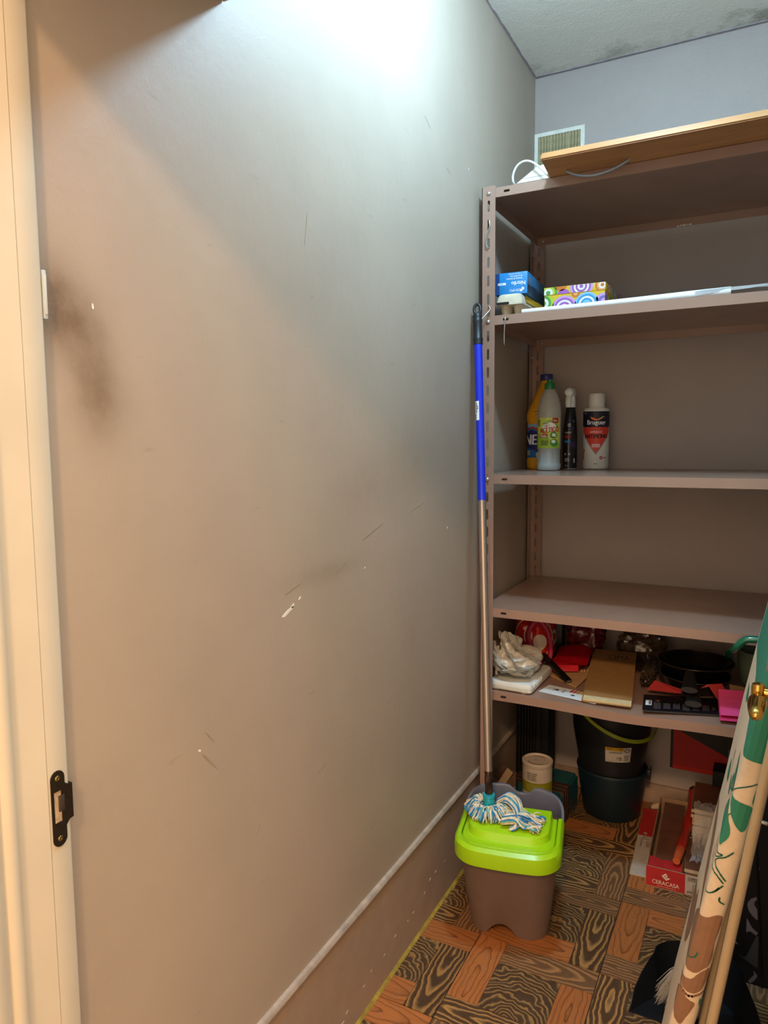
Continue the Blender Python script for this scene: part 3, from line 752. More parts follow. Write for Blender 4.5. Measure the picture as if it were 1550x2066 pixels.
for a in ((0.05, 0.08, 0.026, ('orange', 'peach', 'white', 'orange')), (0.13, 0.085, 0.03, ('pale', 'blue', 'white', 'blue')), (0.20, 0.08, 0.022, ('lilac', 'purple'))): target(a[0], a[1], a[2], a[3], gx, G2, ct2, 0.0003)

M_PAPER = mat('white_paper', '#e4e6e6', 0.55, var=0.03, vscale=30)
pr = thing('paper_roll', 'long roll of white paper lying along the front edge of the second shelf', 'roll', (0.13, 1.9755, Z2))
bm = bmesh.new()
tube(bm, [(0, 0, 0.0066), (0.15, 0, 0.0073), (0.30, 0.001, 0.0085), (0.44, 0.002, 0.0100), (0.52, 0.003, 0.0105)], [0.0064, 0.0071, 0.0083, 0.0098, 0.0103], 20)
o = from_bm('rolled_sheet', bm, M_PAPER, pr); sharp(o.data, 50)
bm = bmesh.new(); A = []; B = []
for i in range(13):
    t = i / 12; x = 0.44 + 0.165*t
    A.append((x, -0.008*(1-t) - 0.002, 0.004 + 0.012*t + 0.001*sin(t*6))); B.append((x, 0.012 + 0.02*t, 0.0205 + 0.001*t - 0.004*t*t))
R = [[bm.verts.new(p) for p in (a, (a[0], a[1]-0.0005, (a[2]+b[2])/2+0.003), b)] for a, b in zip(A, B)]
for a, b in zip(R, R[1:]):
    for k in range(2): bm.faces.new((a[k], a[k+1], b[k+1], b[k]))
bmesh.ops.solidify(bm, geom=bm.faces[:], thickness=0.0004)
o = from_bm('loose_sheet_end', bm, M_PAPER, pr); sharp(o.data, 60)

# ---------------------------------------------------------------- bottles on the third shelf
Z3 = ZS[2] + 0.0005
M_BLEACH = mat('yellow_plastic', '#d99a1c', 0.35, var=0.05); M_CAPB = mat('navy_cap', '#2a2f6e', 0.4)
yb = thing('bleach_bottle', 'large yellow bleach bottle with a blue cap behind the clear bottle', 'bottle', (0.0745, 2.41, Z3))
bm = bmesh.new()
sec = [(0.046, 0.036, 0.0, 0), (0.0505, 0.039, 0.004, 0), (0.0520, 0.040, 0.03, 0), (0.0505, 0.039, 0.034, 0), (0.0505, 0.039, 0.155, 0), (0.0530, 0.0405, 0.160, 0), (0.0530, 0.0405, 0.182, 0), (0.0505, 0.039, 0.190, 0), (0.0450, 0.036, 0.215, 0.003), (0.0370, 0.031, 0.240, 0.006), (0.0280, 0.025, 0.265, 0.009), (0.0205, 0.0205, 0.282, 0.010), (0.0175, 0.0175, 0.287, 0.010), (0.0175, 0.0175, 0.298, 0.010)]
S = []
for a, b, z, dx in sec:
    n = 40; ring = []
    for k in range(n):
        q = 2*pi*k/n; e = 2/3.0 if z < 0.2 else 0.9
        ring.append((dx + a*abs(cos(q))**e*(1 if cos(q) > 0 else -1), b*abs(sin(q))**e*(1 if sin(q) > 0 else -1), z))
    S.append(ring)
loft(bm, S); o = from_bm('bottle_body', bm, M_BLEACH, yb); sharp(o.data, 35)
bm = bmesh.new()     # grip moulded down the shoulder
tube(bm, smooth_path([(0.020, -0.014, 0.286), (0.030, -0.022, 0.268), (0.033, -0.030, 0.235), (0.026, -0.038, 0.205), (0.004, -0.0405, 0.190), (-0.018, -0.040, 0.186)]), 0.007, 10); o = from_bm('grip_ridge', bm, M_BLEACH, yb); sharp(o.data, 60)
bm = bmesh.new(); lathe(bm, [(0.0195, 0.294), (0.0205, 0.296), (0.0205, 0.312), (0.019, 0.315), (0.002, 0.315)], 28, c=(0.010, 0)); o = from_bm('cap', bm, M_CAPB, yb); sharp(o.data, 40)
def flatfront(b):  # the flattened front of the yellow bottle, facing -Y
    def f(u, v, e):
        c = max(-1, min(1, u/0.0505)); k = (1 - min(0.999, abs(c))**3.0)**(1/3.0); return Vector((u, -0.039*k - e - 0.0003, v))
    return f
FB = flatfront(0)
st = (-0.05, 0.05, 20)
decal('blue_label', [rect(-0.0490, 0.038, 0.046, 0.150)], FB, flat('label_blue', '#2567a8'), yb, 0.0004, st)
decal('pale_flash', [[(-0.048, 0.150), (-0.048, 0.142), (0.0, 0.128), (0.046, 0.146), (0.046, 0.150)]], FB, flat('label_pale', '#7fb0d0'), yb, 0.0006, st)
decal('red_chevron', [[(-0.046, 0.132), (-0.046, 0.126), (-0.028, 0.137), (0.02, 0.116), (0.02, 0.126), (-0.028, 0.143)]], FB, flat('label_red', '#b82a2a'), yb, 0.0008, st)
decal('navy_shield', [[(-0.0485, 0.120), (-0.030, 0.131), (0.03, 0.112), (0.03, 0.060), (-0.020, 0.064), (-0.0485, 0.073)]], FB, flat('label_navy', '#20245e'), yb, 0.0009, st)
decal('lettering', text('NEX', -0.021, 0.082, 0.034, 0.02, 0.72, 'CENTER', 0, 0.1), FB, M_WHITE, yb, 0.0012, st)
decal('white_patch', [rect(-0.047, 0.047, -0.034, 0.061)] + [ell(0.0, 0.047, 0.012)], FB, flat('label_cream', '#d9cfa8'), yb, 0.0010, st)
decal('small_print', scribble(-0.046, 0.049, 0.011, 0.010, 3, seed=8) + scribble(-0.016, 0.060, 0.022, 0.014, 3, seed=9) + scribble(-0.008, 0.041, 0.016, 0.011, 3, seed=10), FB, flat('label_ink', '#2a2550'), yb, 0.0013, st)

def clear_mat(name, col, rough, alpha):
    m, t, b = base_mat(name, rough, 0, 0.5); b.inputs['Base Color'].default_value = lin(col)
    b.inputs['Transmission Weight'].default_value = alpha; b.inputs['IOR'].default_value = 1.3; b.inputs['Roughness'].default_value = rough; return m
M_CLEAR = clear_mat('frosted_clear_plastic', '#d4d6cf', 0.28, 0.55); M_LIQ = clear_mat('milky_liquid', '#b4bcc0', 0.5, 0.25)
M_GREENCAP = mat('green_cap', '#1f7a3c', 0.4)
vb = thing('vinegar_bottle', 'clear plastic vinegar bottle with a green cap and a yellow green label', 'bottle', (0.127, 2.29, Z3))
R0 = 0.0368
bm = bmesh.new(); pf = [(0.030, 0.0), (0.0350, 0.002), (0.0372, 0.008), (0.0372, 0.020), (0.0345, 0.024), (0.0338, 0.060), (0.0352, 0.066), (R0, 0.070), (R0, 0.168), (0.0372, 0.174), (0.0368, 0.186), (0.0345, 0.206), (0.0295, 0.228), (0.0225, 0.246), (0.0165, 0.256), (0.0145, 0.258)]
lathe(bm, pf, 40); o = from_bm('bottle_body', bm, M_CLEAR, vb); sharp(o.data, 35)
bm = bmesh.new(); lathe(bm, [(r - 0.0012, z + (0.001 if z == 0 else 0)) for r, z in pf if z <= 0.07] + [(0.0355, 0.09)], 32); from_bm('liquid', bm, M_LIQ, vb, smooth=True)
for k in range(12):
    a = 2*pi*k/12; tube_obj('rib', [(0.0342*cos(a), 0.0342*sin(a), 0.026), (0.0346*cos(a), 0.0346*sin(a), 0.045), (0.0342*cos(a), 0.0342*sin(a), 0.060)], 0.0011, M_CLEAR, vb, 6)
bm = bmesh.new(); lathe(bm, [(0.0150, 0.255), (0.0160, 0.256), (0.0160, 0.274), (0.0150, 0.276), (0.0090, 0.276), (0.0085, 0.284), (0.0098, 0.2845), (0.0098, 0.2875), (0.002, 0.288)], 26); o = from_bm('cap', bm, M_GREENCAP, vb); sharp(o.data, 35)
a0 = facing(0.127, 2.29); VM = cyl_map(R0, a0); W = 0.062
vst = (-0.05, 0.05, 26)
decal('label', [rect(-0.045, 0.071, 0.040, 0.167)], VM, flat('label_lime', '#c5cf58'), vb, 0.0004, vst)
decal('label_shade', [rect(-0.045, 0.071, 0.040, 0.084), [(-0.045, 0.084), (0.04, 0.084), (-0.01, 0.105), (-0.045, 0.12)]], VM, flat('label_green', '#98b83a'), vb, 0.0006, vst)
sw_ = []
for k in range(3): sw_ += stroke([(0.004 + (0.026-0.003*k)*cos(a), 0.128 + (0.030-0.003*k)*sin(a)) for a in [0.3 + i*0.18 for i in range(24)]], 0.0016)
decal('green_swirl', sw_ + [ell(0.014, 0.112, 0.012, 0.010), ell(0.016, 0.088, 0.013, 0.012)], VM, flat('swirl_green', '#3f8a3c'), vb, 0.0008, vst)
decal('white_panel', [ell(0.0, 0.138, 0.022, 0.014), [(0.008, 0.109), (0.02, 0.106), (0.022, 0.116), (0.010, 0.118)], ell(0.014, 0.092, 0.007, 0.005)], VM, flat('label_white', '#e6e8d8'), vb, 0.0010, vst)
decal('red_print', [rect(0.010, 0.150, 0.030, 0.166), [(-0.030, 0.104), (-0.004, 0.108), (-0.004, 0.117), (-0.030, 0.113)]] + text('ACÉTICO', 0.0015, 0.1205, 0.0165, 0.02, 0.62, 'CENTER', 0.09), VM, flat('print_red', '#b3202c'), vb, 0.0013, vst)
decal('white_lettering', text('Dro', 0.019, 0.1545, 0.0065, 0.01, 0.8) + scribble(-0.027, 0.107, 0.02, 0.006, 2, seed=2), VM, M_WHITE, vb, 0.0016, vst)
decal('dark_print', text('Vinagre', -0.010, 0.1465, 0.0050, 0.01, 0.9, 'CENTER', 0.12) + text('limpieza', -0.008, 0.1400, 0.0050, 0.008, 0.9, 'CENTER', 0.12) + scribble(-0.026, 0.080, 0.024, 0.017, 5, seed=3) + [rect(-0.040 + 0.0012*k, 0.140, -0.040 + 0.0012*k + (0.0006 if k % 3 else 0.0009), 0.163) for k in range(7)] + [rect(0.004, 0.104, 0.022, 0.1055)], VM, flat('print_dark_green', '#24402a'), vb, 0.0014, vst)

M_BLK = mat('black_plastic', '#16151a', 0.3, var=0.1)
sb = thing('spray_bottle', 'slim black spray bottle with a white trigger head', 'bottle', (0.167, 2.405, Z3))
bm = bmesh.new()
S = []
for a, b, z in ((0.0200, 0.030, 0.0), (0.0222, 0.033, 0.003), (0.0225, 0.033, 0.10), (0.0215, 0.031, 0.130), (0.0195, 0.026, 0.160), (0.0165, 0.020, 0.185), (0.0150, 0.0165, 0.198), (0.0145, 0.0145, 0.204)): S.append(circ(0, 0, z, a, b, 32))
loft(bm, S); o = from_bm('bottle_body', bm, M_BLK, sb); sharp(o.data, 35)
bm = bmesh.new(); lathe(bm, [(0.0215, 0.0003), (0.0228, 0.001), (0.0228, 0.003), (0.0215, 0.0035)], 32, 1.0, 1.47); from_bm('grey_foot', bm, flat('foot_grey', '#a8a6a0'), sb, smooth=True)
bm = bmesh.new(); lathe(bm, [(0.0155, 0.203), (0.0160, 0.205), (0.0160, 0.228), (0.0150, 0.230), (0.0150, 0.240)], 26); S = []
for y, w, z0, z1 in ((-0.034, 0.0105, 0.243, 0.258), (-0.030, 0.0135, 0.238, 0.264), (-0.010, 0.0150, 0.234, 0.269), (0.015, 0.0145, 0.234, 0.268), (0.030, 0.0110, 0.238, 0.262)):
    S.append([(w*cos(q), y, (z0+z1)/2 + (z1-z0)/2*sin(q)) for q in [2*pi*k/18 for k in range(18)]])
loft(bm, S); o = from_bm('trigger_head', bm, M_WPL, sb); sharp(o.data, 45)
bm = bmesh.new(); S = []
for y, z, w, h in ((-0.030, 0.240, 0.0075, 0.004), (-0.038, 0.230, 0.0080, 0.004), (-0.041, 0.215, 0.0080, 0.004), (-0.038, 0.202, 0.0070, 0.0035)):
    S.append([(w*cos(q), y + h*sin(q), z) for q in [2*pi*k/12 for k in range(12)]])
loft(bm, S); o = from_bm('trigger', bm, M_WPL, sb); sharp(o.data, 45)
sa = facing(0.167, 2.405)
def SM(u, v, e):
    a = sa + u/0.0265; k = 1.0 if v < 0.10 else 1 - (v-0.10)*2.4
    return Vector(((0.0225*k + e)*cos(a), (0.033*k + e)*sin(a), v))
sst = (-0.04, 0.04, 24)
decal('purple_flash', [[(0.0, 0.135), (0.028, 0.140), (0.028, 0.07), (0.004, 0.075)]], SM, flat('flash_purple', '#3a2a58'), sb, 0.0005, sst)
decal('colour_bars', [rect(-0.020, 0.102, 0.004, 0.112)], SM, flat('bar_red', '#9c2530'), sb, 0.0007, sst)
decal('blue_bar', [rect(-0.020, 0.087, 0.004, 0.095)], SM, flat('bar_blue', '#2a78a8'), sb, 0.0007, sst)
decal('lettering', text('V', 0.018, 0.152, 0.010, 0.0, 0.8) + scribble(-0.018, 0.118, 0.026, 0.006, 2, seed=5) + scribble(-0.008, 0.140, 0.012, 0.012, 2, seed=6) + [ell(-0.015, 0.050, 0.0035), ell(0.0, 0.050, 0.0035), rect(0.016, 0.022, 0.022, 0.036)] + scribble(-0.018, 0.026, 0.020, 0.012, 4, seed=12) + text('750 ml', -0.010, 0.010, 0.0055, 0.0, 0.75), SM, flat('spray_white', '#c6c4c4'), sb, 0.0008, sst)

bb = thing('mould_cleaner_bottle', 'white mould remover bottle with a navy band and red triangle, right of the other bottles', 'bottle', (0.246, 2.43, Z3))
RB = 0.0412
M_BOTW = mat('white_bottle_plastic', '#d8d6cc', 0.42, var=0.03)
bm = bmesh.new(); lathe(bm, [(0.034, 0.0), (0.0385, 0.002), (RB, 0.008), (RB, 0.188), (0.0405, 0.194), (0.0380, 0.198), (0.0275, 0.199), (0.0265, 0.203)], 44); o = from_bm('bottle_body', bm, M_BOTW, bb); sharp(o.data, 35)
bm = bmesh.new(); lathe(bm, [(0.0255, 0.201), (0.0262, 0.202), (0.0262, 0.243), (0.0250, 0.246), (0.002, 0.246)], 32); o = from_bm('cap', bm, M_BOTW, bb); sharp(o.data, 35)
BM = cyl_map(RB, facing(0.246, 2.43)); bst = (-0.07, 0.07, 40)
decal('navy_band', [[(-0.064, 0.188), (0.064, 0.188), (0.064, 0.140)] + [(0.064 - 0.128*i/16, 0.134 + 0.006*(abs(1 - i/8.0))**1.5 + 0.0) for i in range(17)] + [(-0.064, 0.140)]], BM, flat('band_navy', '#171a2e'), bb, 0.0004, bst)
decal('grey_edge', [[(-0.052, 0.140), (0.052, 0.140), (0.052, 0.122), (0.0, 0.046), (-0.052, 0.122)]], BM, flat('edge_grey', '#8f9193'), bb, 0.0003, bst)
decal('red_triangle', [[(-0.049, 0.137), (0.049, 0.137), (0.049, 0.122), (0.0, 0.053), (-0.049, 0.122)]], BM, flat('triangle_red', '#d3402c'), bb, 0.00055, bst)
decal('white_lettering', text('Bruguer', 0.0, 0.1455, 0.0145, 0.015, 0.92) + text('LIMPIADOR', 0.0, 0.1180, 0.0066, 0.0, 0.82) + scribble(-0.013, 0.072, 0.026, 0.012, 4, seed=21) + [rect(0.020, 0.180, 0.0205, 0.1802)] + scribble(-0.045, 0.181, 0.014, 0.003, 1, seed=22), BM, M_WHITE, bb, 0.0009, bst)
decal('flame_logo', [[(-0.020, 0.171), (-0.012, 0.169), (0.0, 0.163), (0.014, 0.164), (0.024, 0.170), (0.010, 0.160), (-0.002, 0.158), (-0.014, 0.162)]], BM, flat('logo_orange', '#d8702e'), bb, 0.0009, bst)
decal('flame_tip', [[(0.004, 0.1635), (0.014, 0.164), (0.024, 0.170), (0.032, 0.168), (0.022, 0.172), (0.010, 0.166)]], BM, flat('logo_yellow', '#c9b052'), bb, 0.0011, bst)
decal('black_lettering', text('ANTIMOHO', 0.0, 0.1010, 0.0135, 0.026, 0.76) + [rect(-0.006, 0.0175, 0.006, 0.0190)] + [rect(0.022, 0.0360, 0.036, 0.0366)] + scribble(0.024, 0.038, 0.012, 0.003, 1, seed=23), BM, flat('ink_black', '#12100f'), bb, 0.0010, bst)
decal('red_square', [rect(0.0125, 0.033, 0.0215, 0.043)], BM, flat('square_red', '#c23024'), bb, 0.0006, bst)
decal('white_cross', [rect(0.0160, 0.036, 0.0180, 0.040), rect(0.0150, 0.037, 0.0190, 0.039)], BM, M_WHITE, bb, 0.0009, bst)
decal('ochre_spots', [ell(-0.046, 0.060, 0.006, 0.009), ell(-0.052, 0.045, 0.008, 0.012), ell(-0.047, 0.036, 0.004, 0.006)], BM, flat('spot_ochre', '#a8822c'), bb, 0.0006, bst)
decal('grey_spots', [ell(-0.050 + 0.004*(k % 5), 0.070 + 0.004*k, 0.0010) for k in range(6)], BM, flat('spot_grey', '#7a7870'), bb, 0.0006, bst)

# ---------------------------------------------------------------- mop bucket, mop
MB_X, MB_Y, MB_R = 0.186, 1.756, radians(11.0)
M_BUCK = mat('grey_brown_bucket_plastic', '#6f5c54', 0.42, var=0.04, bump=0.06, bscale=700)
M_GREY = mat('slate_grey_plastic', '#63646f', 0.38, var=0.05)
M_LIME = mat('lime_plastic', '#9fd010', 0.30, var=0.03)
mb = thing('mop_bucket', 'grey brown mop bucket with a bright lime green rim and wringer lid', 'bucket', (MB_X, MB_Y, 0.0006), MB_R)
def bsec(w, yf, yb, r, z, n=6, dz=None, bulge=0.0):
    o = rrect(w, yb - yf, r, n, 0, (yf + yb)/2); q = []
    for x, y in o:
        if bulge and y < (yf+yb)/2: y -= bulge*(1 - (x/(w/2))**2)
        q.append((x, y, z + (dz(x, y) if dz else 0)))
    return q
ARCH = lambda x, y: max(0.0, 0.030*(1 - ((x+0.015)/0.040)**2)) if abs(x+0.015) < 0.04 and y < 0 else 0.0
bm = bmesh.new()
S = [bsec(0.196, -0.108, 0.072, 0.045, 0.0, 12, ARCH, 0.006), bsec(0.206, -0.115, 0.074, 0.047, 0.035, 12, None, 0.008), bsec(0.226, -0.142, 0.080, 0.052, 0.14, 12, None, 0.010), bsec(0.242, -0.168, 0.085, 0.058, 0.222, 12, None, 0.012), bsec(0.246, -0.174, 0.086, 0.060, 0.240, 12, None, 0.012)]
# extra verts for the finger arch at the foot
def dens(ring, k=6):
    o = []
    for i in range(len(ring)):
        a, b = ring[i], ring[(i+1) % len(ring)]; m = k if (abs(a[0]-b[0]) > 0.05) else 1
        for j in range(m): t = j/m; o.append(tuple(a[c]*(1-t) + b[c]*t for c in range(3)))
    return o
S = [dens(s, 14) for s in S]
S[0] = [(x, y, ARCH(x, y)) for x, y, z in S[0]]
S[1] = [(x, y, z + 0.3*ARCH(x, y)) for x, y, z in S[1]]
inner = [[(x*0.975, (y+0.03)*0.975-0.03, z) for x, y, z in s] for s in S[::-1]]
inner[-1] = [(x, y, 0.02 + z*0.5) for x, y, z in inner[-1]]
loft(bm, S + inner, False, True); o = from_bm('bucket_body', bm, M_BUCK, mb); sharp(o.data, 45)
# grey back wall with the scooped grip
bm = bmesh.new()
def wallpath(n=60):
    """the U from the left joint round the back to the right joint"""
    pts = []; w, yb, r = 0.258, 0.092, 0.085
    pts += [(-w/2, 0.0)]
    for i in range(n+1):
        a = pi - pi*i/n; c = cos(a); s_ = sin(a)
        pts.append((w/2*(1 if c > 0 else -1)*abs(c)**0.62, yb*abs(s_)**0.62))
    pts += [(w/2, 0.0)]
    return pts
WP = wallpath(); S = []
for i, (x, y) in enumerate(WP):
    t = i/(len(WP)-1); u = abs(2*t-1)
    zt = 0.262 + 0.040*(1-u**2.2)**0.9
    if abs(x-0.014) < 0.036 and y > 0.05: zt -= 0.020*(1-abs((x-0.014)/0.036)**2.5)
    k = 0.90; kk = 0.955
    S.append([(x*0.955, y*0.93, 0.228), (x, y, 0.228), (x*1.01, y*1.02, zt-0.004), (x*1.005, y*1.01, zt), (x*kk, y*kk-0.001, zt), (x*0.945, y*0.93-0.002, zt-0.006)])
loft(bm, S); o = from_bm('back_wall', bm, M_GREY, mb); sharp(o.data, 40)
# lime rim band round the front and sides
def rimpath(w, yf, r, y0=0.002, n=10, bulge=0.010):
    pts = [(-w/2, y0), (-w/2, -0.04), (-w/2, yf*0.4)]
    for i in range(n+1): a = pi + (pi/2)*i/n; pts.append((-w/2 + r + r*cos(a), yf + r + r*sin(a)))
    for i in range(1, 10): pts.append((-w/2 + r + (w-2*r)*i/10, yf))
    for i in range(n+1): a = 1.5*pi + (pi/2)*i/n; pts.append((w/2 - r + r*cos(a), yf + r + r*sin(a)))
    pts += [(w/2, yf*0.4), (w/2, -0.04), (w/2, y0)]
    return [(x, y - (bulge*(1-(x/(w/2))**2) if y < yf*0.5 else 0)) for x, y in pts]
A, B, Cc = rimpath(0.262, -0.190, 0.062), rimpath(0.252, -0.182, 0.058), rimpath(0.232, -0.170, 0.050)
bm = bmesh.new(); S = []
for (ax, ay), (bx, by), (cx, cy) in zip(A, B, Cc):
    S.append([(bx, by, 0.222), (ax, ay, 0.226), (ax*1.004, ay*1.004, 0.246), (ax*0.995, ay*0.995, 0.263), (bx*0.985, by*0.985, 0.270), (cx, cy, 0.268), (cx, cy, 0.250), (cx, cy, 0.222)])
loft(bm, S); o = from_bm('lime_rim', bm, M_LIME, mb); sharp(o.data, 45)
# wringer lid: recessed tray with a raised step
bm = bmesh.new()
def lidring(w, yf, r, z, yb=0.0):
    return [(x, min(y, yb), z) for x, y in rimpath(w, yf, r, yb, 8, 0.009)]
S = [lidring(0.230, -0.168, 0.050, 0.250), lidring(0.230, -0.168, 0.050, 0.262), lidring(0.224, -0.163, 0.048, 0.2665), lidring(0.210, -0.150, 0.044, 0.2665), lidring(0.206, -0.1435, 0.042, 0.2672), lidring(0.203, -0.1400, 0.042, 0.2690), lidring(0.199, -0.1330, 0.040, 0.2850), lidring(0.195, -0.1290, 0.038, 0.2870)]
loft(bm, S); o = from_bm('wringer_lid', bm, M_LIME, mb); sharp(o.data, 35)
for i, (x, y, w) in enumerate(((0.070, -0.040, 0.014), (0.072, -0.055, 0.014), (0.060, -0.070, 0.012), (0.028, -0.090, 0.014))):
    boxes('drain_slit', [(x - w/2, y - 0.0018, 0.2868, x + w/2, y + 0.0018, 0.2874)], mat('slit_dark', '#3a4a10', 0.7), mb)
M_TEAL = mat('teal_plastic', '#1f9aa6', 0.35, var=0.05)
LZ = 0.2880
mp = thing('mop', 'blue and white string mop with a blue and steel handle standing on the bucket', 'mop', (0.141, 1.690, LZ))
top = Vector((0.0215, 1.9130, 1.614)) - Vector((0.141, 1.690, LZ)); foot = Vector((-0.001, 0.004, 0.040)); ax = (top - foot); AL = ax.length; ax.normalize()
def hseg(name, t0, t1, r, m, n=18, prof=None):
    bm = bmesh.new(); d = ax; a = d.orthogonal().normalized(); b = d.cross(a)
    pr = prof or [(r, t0), (r, t1)]
    loft(bm, [[foot + d*z + (a*cos(2*pi*k/n) + b*sin(2*pi*k/n))*rr for k in range(n)] for rr, z in pr]); o = from_bm(name, bm, m, mp); sharp(o.data, 40); return o
M_STEELP = mat('bare_steel_tube', '#a8998c', 0.33, 0.75, var=0.08, vscale=12)
def rust_mat():
    m, t, b = base_mat('rusted_tube', 0.6, 0.5, 0.4); v = t.obj()
    w = t.new('ShaderNodeMapping'); w.inputs['Scale'].default_value = (60, 60, 14); t.l.new(v, w.inputs['Vector'])
    n = t.noise(w.outputs[0], 1.4, 5, 0.7)
    t.l.new(t.ramp(n, [(0.42, lin('#241c18')), (0.56, lin('#5a4030')), (0.68, lin('#b08a66'))]), b.inputs['Base Color']); return m
M_BLUET = mat('blue_lacquer', '#1a2fc4', 0.30, var=0.04)
hseg('rusted_end', 0, 0, 0, rust_mat(), prof=[(0.0098, -0.005), (0.0098, 0.045), (0.0106, 0.047), (0.0106, 0.053), (0.0098, 0.055), (0.0098, 0.062), (0.0106, 0.064), (0.0106, 0.068), (0.0100, 0.070)])
hseg('steel_tube', 0.069, 0.775, 0.0106, M_STEELP)
hseg('blue_tube', 0.775, AL - 0.095, 0.0112, M_BLUET)
M_GRIP = mat('black_rubber_grip', '#1b1c1f', 0.45, var=0.1)
g0 = AL - 0.106
hseg('grip', 0, 0, 0, M_GRIP, prof=[(0.0125, g0), (0.0132, g0+0.003), (0.0122, g0+0.008), (0.0134, g0+0.012), (0.0134, g0+0.017), (0.0122, g0+0.021), (0.0124, g0+0.060), (0.0134, g0+0.064), (0.0134, g0+0.069), (0.0120, g0+0.073), (0.0134, g0+0.078), (0.0126, g0+0.084), (0.0100, g0+0.088)])
ctr = foot + ax*(g0 + 0.100); rd = Vector((0.94, 0.2, 0.12)).normalized()
lp = [ctr + rd*(0.0088*cos(a)) + ax*(0.0145*sin(a)) for a in [2*pi*k/24 for k in range(25)]]
tube_obj('hanging_eye', lp, 0.0044, M_GRIP, mp, 10)
p0 = foot + ax*0.640 + Vector((-0.004, -0.0108, 0)); 
def hmap(u, v, e):
    a = Vector((1, 0, 0)); a = (a - ax*a.dot(ax)).normalized(); b = ax.cross(a)      # b points away from the viewer
    q = -pi/2 - 0.35 + u/0.0112; return foot + ax*v + (a*cos(q) + b*sin(q))*(0.0112 + e)
decal('sticker', [rect(-0.012, 0.992, 0.006, 1.045)], hmap, M_WHITE, mp, 0.0004, (-0.02, 0.02, 16))
decal('sticker_print', [rect(-0.010, 0.994 + 0.0028*k, -0.002, 0.9955 + 0.0028*k) for k in range(6)] + scribble(-0.003, 1.014, 0.007, 0.028, 6, seed=31), hmap, flat('sticker_ink', '#3a4038'), mp, 0.0008, (-0.02, 0.02, 16))
# socket
bm = bmesh.new(); pr = [(0.030, 0.010), (0.031, 0.014), (0.029, 0.018), (0.0150, 0.021), (0.0150, 0.046), (0.0160, 0.047), (0.0160, 0.052), (0.0120, 0.052)]
loft(bm, [[Vector((0, 0, z)) + Vector((rr*cos(q), rr*sin(q), 0)) + Vector((ax.x, ax.y, 0))*(z-0.04) for q in [2*pi*k/28 for k in range(28)]] for rr, z in pr]); o = from_bm('mop_socket', bm, M_TEAL, mp); sharp(o.data, 40)
tube_obj('socket_pin', [(0.002, -0.019, 0.018), (0.002, -0.019, 0.036)], 0.0045, M_TEAL, mp, 12)
M_YC = mat('cream_yarn', '#ddd2b8', 0.9, var=0.22, vscale=120, bump=0.6, bscale=500)
M_YB = mat('blue_yarn', '#2f7fb8', 0.9, var=0.25, vscale=120, bump=0.6, bscale=500)
M_YT = mat('teal_yarn', '#5fa8ae', 0.9, var=0.25, vscale=120, bump=0.6, bscale=500)
yr = random.Random(11); bms = {0: bmesh.new(), 1: bmesh.new(), 2: bmesh.new()}
def strand(pts, r=0.0018):
    k = yr.choice((0, 0, 0, 0, 1, 1, 2)); P = smooth_path(pts, 4); tube(bms[k], P, [r*(1+0.10*sin(i*2.1+k)) for i in range(len(P))], 6)
RM = Matrix.Rotation(MB_R, 3, 'Z')
def wz(x, y, z):   # keep the yarn above the lid
    return (x, y, max(z, 0.0030))
for layer, cnt, R, top_z in ((0, 74, 0.060, 0.022), (1, 68, 0.055, 0.028), (2, 52, 0.047, 0.031)):
    for i in range(cnt):
        a = radians(115) + radians(262)*(i + yr.uniform(-.3, .3))/cnt
        rr = R*(1 + 0.12*sin(a*3) + yr.uniform(-.08, .08)); r0 = 0.024 + yr.uniform(-.003, .004)
        el = 1.0 + 0.15*max(0, cos(a))
        c, s_ = cos(a), sin(a); tw = yr.uniform(-.16, .16)
        strand([wz(r0*c, r0*s_*0.9, top_z-0.004), wz((r0+rr*el)/2*cos(a+tw), (r0+rr)/2*sin(a+tw)*0.9, top_z + 0.004 + yr.uniform(-.002, .003)), wz(rr*0.92*el*cos(a+tw), rr*0.92*sin(a+tw)*0.85, top_z*0.75), wz(rr*1.03*el*cos(a+1.3*tw), rr*1.03*sin(a+1.3*tw)*0.85, 0.011), wz(rr*0.93*el*cos(a+1.5*tw), rr*0.93*sin(a+1.5*tw)*0.85, 0.003)])
for i in range(70):      # the hank folded over the right side, hump then frayed tail
    t = yr.random(); a = yr.uniform(-1, 1); h = yr.uniform(0.0, 1.0)
    y0 = -0.018 + 0.030*a
    strand([wz(0.016 + 0.01*t, 0.012 + 0.012*a, 0.026 + 0.010*h), wz(0.040 + 0.008*t, 0.014 + 0.020*a, 0.040 + 0.014*h), wz(0.066 + 0.008*t, 0.004 + 0.024*a, 0.034 + 0.012*h), wz(0.080 + 0.006*t, -0.012 + 0.024*a, 0.018 + 0.010*h), wz(0.082 + 0.010*t, -0.030 + 0.022*a, 0.006 + 0.006*h), wz(0.070 + 0.01*t, -0.045 + 0.015*a, 0.003)])
for i in range(80):
    a = yr.uniform(-1, 1); h = yr.random(); L = yr.uniform(0.10, 0.150)
    yy = -0.016 + 0.030*a
    strand([wz(0.050, yy - 0.010, 0.008 + 0.016*h), wz(0.080, yy, 0.012 + 0.018*h), wz(0.105, yy + 0.004 + yr.uniform(-.012, .012), 0.010 + 0.020*h*(1-abs(a))), wz(0.105 + (L-0.10)*0.6, yy + 0.006*a + 0.008 + yr.uniform(-.006, .006), 0.006 + 0.012*h), wz(min(L, 0.138) + 0.006, yy + 0.010*a + 0.010 + yr.uniform(-.010, .010), 0.003 + 0.010*h)], 0.0018)
strand([(0.030, 0.020, 0.034), (0.028, -0.004, 0.034), (0.010, -0.026, 0.033), (-0.012, -0.030, 0.031), (-0.036, -0.022, 0.028)], 0.0024)
